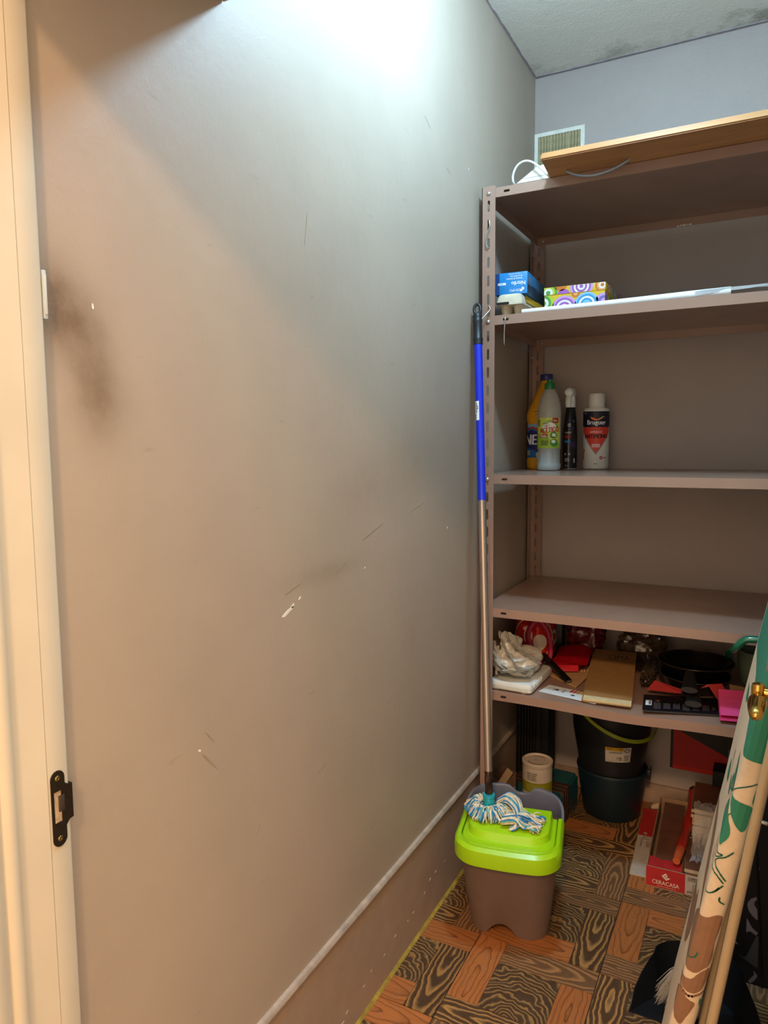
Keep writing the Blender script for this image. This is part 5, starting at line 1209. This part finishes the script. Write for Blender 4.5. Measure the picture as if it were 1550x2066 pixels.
# ---------------------------------------------------------------- dustpan and brush
M_PAN = mat('black_dustpan_plastic', '#15171a', 0.34, var=0.1)
dp = thing('dustpan', 'large black plastic dustpan lying on the floor behind the ironing board', 'dustpan', (0.650, 1.534, 0.0006))
bm = bmesh.new(); S = []; N = 16
def panwall(a, h, o):      # U path: left front -> round the back -> right front
    return a
path = [(-0.127, 0.0), (-0.114, 0.024), (-0.098, 0.048), (-0.084, 0.066)] + [(-0.074*cos(q), 0.078 + 0.055*sin(q)) for q in [pi*k/14 for k in range(15)]] + [(0.084, 0.066), (0.100, 0.048), (0.118, 0.024), (0.127, 0.0)]
for i, (x, y) in enumerate(path):
    h = 0.004 + 0.098*min(1, max(0, y/0.085))**0.75
    n = Vector((x, y - 0.05, 0)).normalized()
    S.append([(x, y, 0.001), (x + n.x*0.002 + n.x*h*0.16, y + n.y*0.002 + n.y*h*0.16, h), (x + n.x*0.0045 + n.x*h*0.16, y + n.y*0.0045 + n.y*h*0.16, h - 0.002), (x + n.x*0.002, y + n.y*0.002, 0.001)])
loft(bm, S); o = from_bm('pan_wall', bm, M_PAN, dp); sharp(o.data, 50)
bm = bmesh.new(); loft(bm, [[(x, y, 0.0) for x, y in path], [(x, y, 0.0024) for x, y in path]]); from_bm('pan_floor', bm, M_PAN, dp)
bm = bmesh.new()
loft(bm, [[(-0.014, 0.140, 0.072), (0.014, 0.143, 0.072), (0.014, 0.146, 0.096), (-0.014, 0.146, 0.096)], [(-0.012, 0.185, 0.098), (0.012, 0.185, 0.098), (0.012, 0.184, 0.114), (-0.012, 0.184, 0.114)]]); from_bm('pan_handle', bm, M_PAN, dp)
M_BRIS = mat('grey_bristle', '#9a948a', 0.7, var=0.2, vscale=200)
br = thing('hand_brush', 'grey bristled brush standing in the black dustpan, half hidden by the ironing board', 'brush', (0.630, 1.568, 0.0034))
bm = bmesh.new(); R2 = random.Random(5)
for i in range(420):
    u, v = R2.random(), R2.random(); a = Vector((-0.006 + 0.055*u, -0.010 + 0.020*v, 0.125)); sp_ = R2.uniform(0.6, 1.2)
    e = Vector((-0.062 + 0.105*u + R2.uniform(-.004, .004), -0.016 + 0.032*v + R2.uniform(-.004, .004), 0.016 + 0.050*(1-u)*R2.random()))
    m_ = (a + e)/2 + Vector((-0.003, 0, 0.003))
    tube(bm, [a, m_, e], [0.0008, 0.0007, 0.0003], 3, False)
o = from_bm('bristles', bm, M_BRIS, br, normals=False); o['kind'] = 'stuff'
boxes('brush_head', [(-0.010, -0.014, 0.122, 0.054, 0.014, 0.141)], mat('brush_wood', '#a8865c', 0.5), br, bevel=0.004)
tube_obj('brush_handle', [(0.024, 0, 0.139), (0.036, 0.008, 0.200), (0.044, 0.014, 0.260)], 0.009, mat('brush_wood_handle', '#a8865c', 0.5), br, 12)

# ---------------------------------------------------------------- black shopping bag with silver lettering
M_BAG = mat('black_coated_paper', '#171416', 0.42, var=0.1, bump=0.15, bscale=40)
sbg = thing('shopping_bag', 'black paper bag with large silver serif lettering behind the ironing board', 'bag', (0.700, 1.745, 0.0006))
def bagx(z): return 0.074 - 0.036*(z/0.5)
bm = bmesh.new(); S = []
for z in (0.0, 0.15, 0.30, 0.42, 0.52):
    x1 = bagx(z); S.append([(-0.012, 0, z), (x1, 0, z), (x1 + 0.0035, -0.004, z), (x1 + 0.008, 0.0, z), (x1 + 0.15, 0.002, z), (x1 + 0.15, 0.10 - 0.06*z, z), (-0.012, 0.10 - 0.06*z, z)])
loft(bm, S); o = from_bm('bag_body', bm, M_BAG, sbg); sharp(o.data, 30)
M_SILV = mat('silver_print', '#8d8589', 0.45, 0.2, var=0.05); M_SILD = flat('dull_grey_print', '#4a4644', 0.6)
BAGL = [[(0.766,0.214),(0.757,0.2125),(0.748,0.206),(0.742,0.196),(0.741,0.188),(0.744,0.177),(0.751,0.167),(0.759,0.160),(0.767,0.157),(0.767,0.181),(0.760,0.185),(0.755,0.193),(0.755,0.200),(0.759,0.206),(0.766,0.209)],
        [(0.741,0.157),(0.744,0.153),(0.748,0.145),(0.753,0.137),(0.761,0.131),(0.767,0.128),(0.767,0.119),(0.757,0.123),(0.750,0.127),(0.745,0.126),(0.743,0.123),(0.741,0.123),(0.741,0.141)],
        [(0.759,0.033),(0.763,0.031),(0.767,0.026),(0.767,0.021),(0.760,0.008),(0.754,0.002),(0.749,0.005),(0.755,0.016),(0.761,0.025)],
        [(0.713,0.091),(0.714,0.102),(0.720,0.095),(0.727,0.087),(0.721,0.088)],
        [(0.689,0.161),(0.694,0.149),(0.691,0.131),(0.686,0.123),(0.682,0.115),(0.687,0.103),(0.681,0.108),(0.678,0.114),(0.681,0.123),(0.687,0.130),(0.689,0.138),(0.685,0.151)],
        [(0.758,0.294),(0.762,0.283),(0.7615,0.279),(0.7615,0.246)]]
BP = plane_map((-0.700, 0, 0), (1, 0, 0), (0, 0, 1))
decal('lettering', BAGL, BP, M_SILV, sbg, 0.0006)
decal('grey_triangle', [[(0.767,0.133),(0.762,0.121),(0.755,0.099),(0.746,0.072),(0.742,0.063),(0.737,0.061),(0.729,0.065),(0.729,0.062),(0.740,0.056),(0.754,0.049),(0.767,0.043)]], BP, M_SILD, sbg, 0.0006)

# ---------------------------------------------------------------- clutter on the lowest shelf
Z5 = ZS[4] + 0.0020
def z5(x, y): return ZS[4] + 0.005*max(0.0, (x + 0.09 - 0.058)/0.64) + 0.0008
wc = thing('white_case', 'flat white plastic case at the left end of the lowest shelf, under the crumpled bag', 'case', (0.110, 2.075, Z5), radians(-2))
bm = bmesh.new(); loft(bm, [[(x, y, z) for x, y in rrect(0.128*k, 0.215*k2, 0.012, 4)] for z, k, k2 in ((0.003, 0.96, 0.97), (0.006, 1.0, 1.0), (0.0135, 1.0, 1.0))]); o = from_bm('case_base', bm, M_WPL, wc); sharp(o.data, 50)
bm = bmesh.new(); loft(bm, [[(x, y, z) for x, y in rrect(0.128*k, 0.215*k2, 0.012, 4)] for z, k, k2 in ((0.0143, 1.0, 1.0), (0.024, 1.0, 1.0), (0.0275, 0.985, 0.99), (0.028, 0.95, 0.97))]); o = from_bm('case_lid', bm, M_WPL, wc); sharp(o.data, 50)
for x in (-0.045, 0.040): boxes('foot', [(x-0.007, -0.100, 0, x+0.007, -0.090, 0.0035)], M_WPL, wc)
for k in range(7): boxes('grip_rib', [(0.060, -0.085 + 0.012*k, 0.016, 0.0665, -0.079 + 0.012*k, 0.0285)], M_WPL, wc, bevel=0.001)
M_TISS = mat('white_plastic_bag', '#d9d6cc', 0.38, var=0.06, vscale=30, bump=0.3, bscale=90)
cb_ = thing('crumpled_bag', 'crumpled white plastic bag heaped on the flat white case', 'bag', (0.103, 2.080, Z5 + 0.0288))
crumpled('bag_body', 0.132, 0.19, 0.075, M_TISS, cb_, seed=3, amp=0.30, freq=1.0, n=34, power=3.0)
crumpled('bag_fold', 0.064, 0.13, 0.078, M_TISS, cb_, seed=9, amp=0.34, freq=1.1, n=28, loc=(-0.028, 0.0, 0.036), flat_base=False, power=2.8)
def ribbon(name, P, w, seed, m, parent, tilt=(0, 0.4, 0.9)):
    """a crumpled strip of film along a path"""
    P = smooth_path(P, 7); bm = bmesh.new(); R = []; off = seed*3.7; up = Vector(tilt).normalized()
    for i, p in enumerate(P):
        d = (P[min(i+1, len(P)-1)] - P[max(i-1, 0)]).normalized(); n = d.cross(up); n = n.normalized() if n.length > 1e-4 else Vector((1, 0, 0)); h = n.cross(d); row = []; t = i/(len(P)-1)
        for j in range(9):
            v = j/8 - 0.5; ww = w*(0.55 + 0.45*sin(pi*t) + 0.25*noise.noise(Vector((t*3, off, 1))))
            f = 0.012*abs(noise.noise(Vector((t*6, v*5, off)))) + 0.006*abs(noise.noise(Vector((t*15, v*9, off)))) + 0.006*abs(2*v)
            q = p + n*(v*ww) + h*f; row.append(bm.verts.new((q.x, q.y, max(0.0012, q.z))))
        R.append(row)
    for a, b in zip(R, R[1:]):
        for k in range(8): bm.faces.new((a[k], a[k+1], b[k+1], b[k]))
    bmesh.ops.solidify(bm, geom=bm.faces[:], thickness=0.0006)
    o = from_bm(name, bm, m, parent); sharp(o.data, 28); return o
for sd, w, P in ((1, 0.040, [(-0.052, -0.03, 0.122), (-0.040, -0.055, 0.100), (-0.018, -0.075, 0.066), (0.012, -0.088, 0.036), (0.050, -0.088, 0.016)]), (2, 0.044, [(-0.060, -0.05, 0.082), (-0.056, -0.080, 0.054), (-0.030, -0.098, 0.030), (0.010, -0.102, 0.014), (0.058, -0.080, 0.012)]),
                 (3, 0.036, [(-0.060, -0.070, 0.030), (-0.035, -0.100, 0.020), (0.005, -0.106, 0.022), (0.040, -0.094, 0.030), (0.058, -0.060, 0.036)]), (4, 0.040, [(-0.040, -0.02, 0.118), (-0.010, -0.050, 0.090), (0.020, -0.060, 0.070), (0.044, -0.050, 0.050), (0.062, -0.02, 0.030)]), (5, 0.034, [(-0.062, -0.060, 0.102), (-0.062, -0.078, 0.070), (-0.055, -0.090, 0.040), (-0.050, -0.100, 0.012)])):
    ribbon('bag_fold_strip', P, w, sd, M_TISS, cb_)

def redbag_mat():
    m, t, b = base_mat('red_white_shiny_plastic', 0.22, 0, 0.5); v = t.obj(); s = t.sep(v)
    def e(cx, cz, rx, rz): return t.math('ADD', t.math('POWER', t.math('DIVIDE', t.math('SUBTRACT', s[0], cx), rx), 2.0), t.math('POWER', t.math('DIVIDE', t.math('SUBTRACT', s[2], cz), rz), 2.0))
    m1 = t.math('LESS_THAN', e(-0.006, 0.108, 0.014, 0.024), 1.0)
    m2 = t.math('LESS_THAN', e(0.030, 0.090, 0.020, 0.026), 1.0)
    r1 = t.math('MULTIPLY', t.math('LESS_THAN', e(0.004, 0.095, 0.058, 0.075), 1.0), t.math('GREATER_THAN', e(0.004, 0.095, 0.055, 0.070), 1.0))
    m3 = t.math('LESS_THAN', s[2], 0.026)
    k = t.math('MINIMUM', t.math('ADD', t.math('ADD', m1, m2), t.math('ADD', r1, m3)), 1.0)
    t.l.new(t.mix(k, lin('#b8200f'), lin('#d0c0ac')), b.inputs['Base Color'])
    bumpit(t, b, t.noise(v, 40, 4, 0.6), 0.4, 0.003); return m
M_RBAG = redbag_mat(); M_MAG = mat('dark_pink_strap', '#9c1438', 0.5, var=0.1)
rb = thing('shopping_bag', 'shiny red and white shopping bag standing behind the crumpled white bag', 'bag', (0.098, 2.262, Z5))
crumpled('bag_body', 0.128, 0.135, 0.178, M_RBAG, rb, seed=5, amp=0.16, freq=1.2, n=34, power=3.4)
for nm, P in (('strap', [(0.028, -0.060, 0.165), (0.010, -0.072, 0.150), (-0.004, -0.074, 0.115), (0.004, -0.074, 0.085), (0.022, -0.078, 0.055), (0.040, -0.082, 0.030), (0.048, -0.080, 0.014)]), ('strap', [(0.030, -0.062, 0.160), (0.048, -0.060, 0.140), (0.060, -0.056, 0.105), (0.064, -0.055, 0.062), (0.060, -0.066, 0.028)])):
    bm = bmesh.new(); P = smooth_path(P, 5); S = []
    for i, p in enumerate(P):
        d = (P[min(i+1, len(P)-1)] - P[max(i-1, 0)]).normalized(); n = d.cross(Vector((0, -1, 0.15))).normalized()*0.0085
        S.append([p - n, p + n, p + n + Vector((0, -0.001, 0)), p - n + Vector((0, -0.001, 0))])
    loft(bm, S); from_bm(nm, bm, M_MAG, rb, smooth=True)

ur = thing('black_strip', 'short glossy black plastic bar resting on the red envelope', 'bar', (0.246, 2.104, Z5 + 0.0205), radians(137))
bm = bmesh.new(); S = []
for x, z, k in ((0.0, -0.012, 0.8), (0.003, -0.012, 1.0), (0.150, 0.030, 1.0), (0.153, 0.031, 0.8)): S.append([(x, y*k, z + zz) for y, zz in ((-0.0115, 0.0), (0.0115, 0.0), (0.0115, 0.006), (0.008, 0.0095), (-0.008, 0.0095), (-0.0115, 0.006))])
loft(bm, S); o = from_bm('bar_body', bm, mat('gloss_black', '#16110f', 0.18, var=0.05), ur); sharp(o.data, 35)
boxes('end_slot', [(-0.0008, -0.007, -0.0105, 0.0004, 0.007, -0.0065)], mat('end_grey', '#6a5c52', 0.5), ur)
M_REDP = mat('glossy_red_paper', '#c01022', 0.32, var=0.06, bump=0.2, bscale=60)
re_ = thing('red_envelope', 'glossy red paper envelope crumpled beside the red bag', 'envelope', (0.2235, 2.270, Z5 + 0.008))
bm = bmesh.new(); R = []
for i in range(15):
    row = []
    for j in range(9):
        u, v = i/14, j/8; x = -0.055 + 0.108*u; y = -0.052 + 0.090*v - 0.012*u
        row.append(bm.verts.new((x, y, 0.024 + 0.018*sin(u*2.6)*v + 0.022*v + 0.004*noise.noise(Vector((u*6, v*5, 1))))))
    R.append(row)
for a, b in zip(R, R[1:]):
    for k in range(8): bm.faces.new((a[k], a[k+1], b[k+1], b[k]))
bmesh.ops.solidify(bm, geom=bm.faces[:], thickness=0.0008); o = from_bm('upper_leaf', bm, M_REDP, re_); sharp(o.data, 45)
bm = bmesh.new(); loft(bm, [[(-0.064, -0.098, 0.002), (0.026, -0.060, 0.003), (0.026, -0.060, 0.022), (-0.062, -0.085, 0.020)], [(-0.058, 0.03, 0.002), (0.026, 0.04, 0.003), (0.026, 0.04, 0.030), (-0.056, 0.03, 0.030)]]); from_bm('lower_leaf', bm, M_REDP, re_)
M_KRAFT = mat('kraft_paper', '#bd9468', 0.75, var=0.08, vscale=40, bump=0.15, bscale=300)
kb = thing('paper_bag', 'small flat kraft paper bag poking out between the black bar and the notebook', 'bag', (0.225, 2.19, Z5), radians(0))
kp = [(0.047, -0.104), (0.062, 0.070), (0.020, 0.10), (-0.070, 0.0), (-0.058, -0.022)]
bm = bmesh.new(); loft(bm, [[(x, y, 0.0) for x, y in kp], [(x, y, 0.0045) for x, y in kp]]); from_bm('bag_sheet', bm, M_KRAFT, kb)
bm = bmesh.new(); loft(bm, [[(0.0475, -0.104, 0.0048), (0.063, 0.068, 0.0048), (0.064, 0.068, 0.0052), (0.0490, -0.105, 0.0052)], [(0.038, -0.098, 0.0075), (0.050, 0.066, 0.010), (0.0505, 0.066, 0.0104), (0.0385, -0.098, 0.0079)]]); from_bm('folded_edge', bm, M_KRAFT, kb)
for k in range(3): boxes('pleat', [(0.030 + 0.008*k, 0.045, 0.0046, 0.0335 + 0.008*k, 0.085, 0.009 + 0.003*k)], M_KRAFT, kb)
lc = thing('energy_label', 'white energy label card with coloured bars at the front of the lowest shelf', 'label', (0.1795, 2.012, ZS[4] + 0.0016), atan2(-0.034, 0.170))
boxes('card', [(0, 0, 0, 0.172, 0.0005+0.070, 0.0006)], M_PAPER, lc)
lc.rotation_euler = (0, radians(-0.30), atan2(-0.034, 0.170))
LC = plane_map((0, 0, 0.0006), (1, 0, 0), (0, 1, 0))
for i, c in enumerate(('#c0282c', '#c8482c', '#c87a30', '#c9a92c', '#6a9a38', '#2f7a38', '#1f5a30')):
    decal('colour_bar', [[(0.074 + 0.0105*i, 0.044), (0.081 + 0.0105*i, 0.044), (0.083 + 0.0105*i, 0.066), (0.079 + 0.0105*i, 0.069), (0.075 + 0.0105*i, 0.066)]], LC, flat('bar_%d' % i, c), lc, 0.0003)
decal('black_print', stroke([(0.011, 0.036), (0.024, 0.036), (0.024, 0.052), (0.011, 0.052), (0.011, 0.036)], 0.0008) + [rect(0.032, 0.036, 0.044, 0.046), rect(0.035, 0.046, 0.041, 0.049), rect(0.052, 0.018, 0.0524, 0.066), ell(0.094, 0.026, 0.0065, 0.005)] + scribble(0.028, 0.032, 0.003, 0.022, 4, seed=71) + scribble(0.056, 0.030, 0.010, 0.024, 5, seed=72) + scribble(0.132, 0.010, 0.034, 0.012, 3, seed=73), LC, flat('label_black', '#33312f'), lc, 0.0003)
ck = thing('notebook', 'kraft covered notebook printed CIMA lying on the middle of the lowest shelf', 'notebook', (0.3125, 1.985, z5(0.36, 1.985) + 0.0006))
d1 = Vector((0.131, 0.009, 0)); d2 = Vector((-0.045, 0.39, 0.042)); d3 = Vector((-0.030, 0.39, 0.042))
def slabq(name, o, a, b, h, m, parent, sub=0):
    o, a, b = Vector(o), Vector(a), Vector(b); n = Vector((0, 0, 1)); bm = bmesh.new()
    loft(bm, [[o, o + a, o + a + b, o + b], [o + n*h, o + a + n*h, o + a + b + n*h, o + b + n*h]]); return from_bm(name, bm, m, parent)
M_PAGES = mat('cream_pages', '#cbb98e', 0.8, var=0.1, vscale=60)
M_KRAFTD = mat('brown_kraft_cover', '#99703f', 0.75, var=0.08, vscale=40, bump=0.15, bscale=300)
slabq('back_cover', (-0.003, -0.006, 0), d1, d2*0.93, 0.0012, M_KRAFTD, ck)
slabq('pages', (0.001, 0.0, 0.0016), d1*0.98, d2*0.90, 0.0055, M_PAGES, ck)
slabq('front_cover', Vector((0.001, 0.0, 0.0074)) + d2*0.055, d1*0.99, d2*0.88, 0.0012, M_KRAFTD, ck)
NB = plane_map(Vector((0.001, 0.0, 0.0087)), d1, d2)
def NBm(u, v, e): return Vector((0.001, 0, 0.0087)) + d1*u + d2*v + Vector((0, 0, e))
decal('lettering', [[(x, y) for x, y in p] for p in text('CIMA', 0.60, 0.745, 0.095, 0.0, 1.5)] + [rect(0.30, 0.712, 0.92, 0.717)] + [rect(0.42, 0.875, 0.90, 0.880)], NBm, flat('notebook_ink', '#33251c'), ck, 0.0004)
M_WRAP = mat('dark_crinkled_cellophane', '#4a3a2c', 0.22, var=0.5, vscale=50, bump=0.8, bscale=60, spec=0.8)
cw = thing('cellophane_bundle', 'dark crinkled cellophane bundle under the notebook beside the frying pan', 'bundle', (0.4535, 2.27, z5(0.40, 2.3)))
crumpled('wrap', 0.050, 0.26, 0.045, M_WRAP, cw, seed=12, amp=0.32, freq=2.2, n=26)
crumpled('wrap_end', 0.17, 0.085, 0.115, M_WRAP, cw, seed=14, amp=0.34, freq=2.0, n=24, loc=(-0.045, 0.145, 0.0))

M_DRED = mat('dark_red_foil', '#5c1416', 0.25, var=0.3, vscale=40, bump=0.8, bscale=70, spec=0.7)
df = thing('red_foil_bag', 'dark red shiny foil bag slumped at the back of the lowest shelf', 'bag', (0.232, 2.395, Z5))
crumpled('foil', 0.14, 0.13, 0.165, M_DRED, df, seed=15, amp=0.35, freq=1.8, n=26)
db = thing('dark_box', 'dark box at the back of the lowest shelf behind the red envelope', 'box', (0.085, 2.400, Z5), radians(8))
boxes('box_body', [(-0.05, -0.045, 0, 0.07, 0.06, 0.13)], mat('dark_brown_box', '#241713', 0.5), db, bevel=0.002)

M_IRON = mat('black_enamel_pan', '#0d0c0c', 0.20, var=0.1); M_PRIM = mat('worn_pan_rim', '#4a4038', 0.25, 0.7, var=0.2)
def pan(label, x, y, z, r, h, rz):
    p = thing('frying_pan', label, 'pan', (x, y, z), rz, None); bm = bmesh.new()
    lathe(bm, [(r*0.74, 0.0), (r*0.78, 0.002), (r*0.97, h-0.003), (r, h), (r-0.003, h+0.0005), (r*0.955, h-0.004), (r*0.75, 0.004), (0.001, 0.0035)], 56)
    o = from_bm('pan_body', bm, M_IRON, p); sharp(o.data, 40)
    bm = bmesh.new(); P = [(r*cos(q), r*sin(q), h + 0.0002) for q in [2*pi*k/56 for k in range(57)]]; tube(bm, P, 0.0014, 6, False); from_bm('pan_rim', bm, M_PRIM, p, smooth=True)
    return p
pz = z5(0.58, 2.05)
p1 = pan('lower black frying pan of the two stacked on the lowest shelf', 0.583, 2.235, pz, 0.098, 0.042, 0)
p2 = pan('upper black frying pan stacked inside the other on the lowest shelf', 0.583, 2.238, pz + 0.0385, 0.105, 0.043, 0)
for p, o0 in ((p1, ((0.002, -0.099, 0.033), (0.006, -0.135, 0.032), (0.010, -0.180, 0.028), (0.012, -0.215, 0.024))), (p2, ((-0.006, -0.105, 0.036), (-0.006, -0.125, 0.034), (-0.002, -0.165, 0.026), (0.000, -0.205, 0.018)))):
    bm = bmesh.new(); P = smooth_path(o0, 5); S = []
    for i, q in enumerate(P):
        t = i/(len(P)-1); w = 0.011 + 0.010*t; hh = 0.0065 + 0.002*t
        S.append([q + Vector((w*cos(a), 0, hh*sin(a))) for a in [2*pi*k/14 for k in range(14)]])
    loft(bm, S); o = from_bm('handle', bm, M_GRIP, p); sharp(o.data, 50)
mg = thing('magazine', 'black catalogue with columns of small print lying in front of the frying pans', 'magazine', (0.4735, 1.968, z5(0.50, 1.968) + 0.0006))
e1 = Vector((0.190, 0.052, 0.001)); e2 = Vector((-0.012, 0.118, 0.002))
M_MAGZ = mat('black_glossy_cover', '#17161c', 0.25, var=0.15)
slabq('pages', (0.002, 0.004, 0.0), e1*0.985, e2*0.98, 0.0052, mat('page_edge', '#3c3f48', 0.5, var=0.3, vscale=80), mg)
slabq('cover', (0, 0, 0.0056), e1, e2, 0.0010, M_MAGZ, mg)
def MGm(u, v, e): return Vector((0, 0, 0.0067)) + e1*u + e2*v + Vector((0, 0, e))
decal('barcode_label', [rect(0.035, 0.30, 0.115, 0.62)], MGm, M_WHITE, mg, 0.0003)
decal('barcode', [rect(0.075, 0.34 + 0.025*k, 0.108, 0.352 + 0.025*k + 0.006*(k % 2)) for k in range(10)], MGm, flat('barcode_ink', '#1a1a1a'), mg, 0.0006)
tc_ = []
for c in range(6):
    for k in range(5):
        x = 0.15 + 0.125*c + 0.018*k; tc_.append(rect(x, 0.10 + 0.03*((k*3 + c) % 3), x + 0.006, 0.50 - 0.02*((k + c) % 3)))
tc_ += scribble(0.16, 0.55, 0.05, 0.05, 1, seed=81) + text('bazart', 0.93, 0.30, 0.05, 0.0, 1.0, 'CENTER', pi/2)
decal('small_print', tc_, MGm, flat('grey_print', '#6a6560'), mg, 0.0004)
decal('orange_dot', [ell(0.20, 0.62, 0.022, 0.030)], MGm, flat('dot_orange', '#b0552c'), mg, 0.0006)
M_RPAP = mat('salmon_red_paper', '#c03a38', 0.6, var=0.06); M_PINK2 = mat('hot_pink_paper', '#ee4e86', 0.55, var=0.05)
rp1 = thing('red_paper', 'folded salmon red paper lying under the left side of the frying pans', 'paper', (0.470, 2.125, z5(0.5, 2.12) + 0.0090))
bm = bmesh.new(); loft(bm, [[(-0.004, -0.008, 0.004), (0.090, -0.010, 0.008), (0.085, 0.020, 0.010), (0.010, 0.042, 0.018)], [(-0.004, -0.008, 0.0047), (0.090, -0.010, 0.0087), (0.085, 0.020, 0.0107), (0.010, 0.042, 0.0187)]]); from_bm('paper_sheet', bm, M_RPAP, rp1)
rp2 = thing('red_paper', 'crumpled salmon red paper strip right of the pan handles', 'paper', (0.628, 2.086, z5(0.62, 2.07) + 0.0140))
bm = bmesh.new(); S = []
for x, y, z, w in ((-0.012, 0.052, 0.020, 0.010), (0.012, 0.060, 0.030, 0.018), (0.028, 0.028, 0.016, 0.016), (0.048, -0.004, 0.006, 0.020), (0.050, -0.010, 0.005, 0.020)): S.append([(x - w, y - 0.006, z), (x + w, y + 0.006, z + 0.004), (x + w, y + 0.006, z + 0.0048), (x - w, y - 0.006, z + 0.0008)])
loft(bm, S); from_bm('paper_sheet', bm, M_RPAP, rp2)
pk = thing('pink_paper', 'hot pink folded paper hanging at the right front of the lowest shelf', 'paper', (0.667, 1.984, z5(0.68, 1.98) + 0.0140))
for k, (dz, dy) in enumerate(((0.0, 0.0), (-0.010, -0.012))):
    bm = bmesh.new(); S = []
    for v in range(6):
        t = v/5; y = dy + 0.115*t; z = dz + 0.004 + 0.030*t*t*(1 - 0.4*k); S.append([(-0.004 - 0.012*t, y, z), (0.095, y + 0.01, z + 0.004), (0.095, y + 0.01, z + 0.0048), (-0.004 - 0.012*t, y, z + 0.0008)])
    loft(bm, S); from_bm('paper_leaf', bm, (M_PINK2, mat('deep_pink_paper', '#d43670', 0.55))[k], pk)
fc = thing('folded_card', 'folded brown card lying behind the pink paper on the lowest shelf', 'card', (0.690, 2.135, z5(0.69, 2.12) + 0.0012), radians(6))
for k in range(3):
    bm = bmesh.new(); S = []
    for v in range(5):
        t = v/4; x = -0.030 + 0.016*(1-abs(2*t-1)) * (1 if k == 0 else 0) + 0.010*k; S.append([(x, 0.04*t, 0.006 + 0.013*k + 0.008*t*(k == 2)), (0.10, 0.04*t, 0.004 + 0.011*k + 0.002*t), (0.10, 0.04*t, 0.0052 + 0.011*k + 0.002*t), (x, 0.04*t, 0.0072 + 0.013*k + 0.008*t*(k == 2))])
    loft(bm, S); from_bm('card_leaf', bm, M_KRAFT, fc)

# green handled tub at the right of the lowest shelf
M_GRN = mat('glossy_green_tube', '#0f6a4c', 0.16, var=0.05, coat=0.5); M_PGRN = mat('pale_grey_green_plastic', '#6a7a66', 0.4, var=0.06)
gt = thing('green_handled_tub', 'pale grey green tub with a thick glossy green handle right of the frying pans', 'tub', (0.762, 2.285, z5(0.76, 2.28)))
bm = bmesh.new(); lathe(bm, [(0.040, 0.0), (0.047, 0.004), (0.062, 0.03), (0.070, 0.075), (0.072, 0.115), (0.074, 0.118), (0.071, 0.121), (0.067, 0.116), (0.055, 0.02), (0.001, 0.012)], 40); o = from_bm('tub_body', bm, M_PGRN, gt); sharp(o.data, 40)
HPt = [(-0.086, -0.01, 0.09), (-0.088, -0.085, 0.11), (-0.089, -0.185, 0.144), (-0.085, -0.265, 0.176), (-0.078, -0.305, 0.1915), (-0.073, -0.325, 0.1995), (-0.0655, -0.343, 0.214), (-0.054, -0.347, 0.229), (-0.038, -0.348, 0.236), (0.004, -0.348, 0.236), (0.02, -0.347, 0.229), (0.0315, -0.343, 0.214), (0.039, -0.325, 0.1995), (0.044, -0.305, 0.1915), (0.051, -0.265, 0.176), (0.055, -0.185, 0.144), (0.054, -0.085, 0.11), (0.052, -0.01, 0.09)]
tube_obj('handle', smooth_path(HPt, 6), 0.0088, M_GRN, gt, 16)
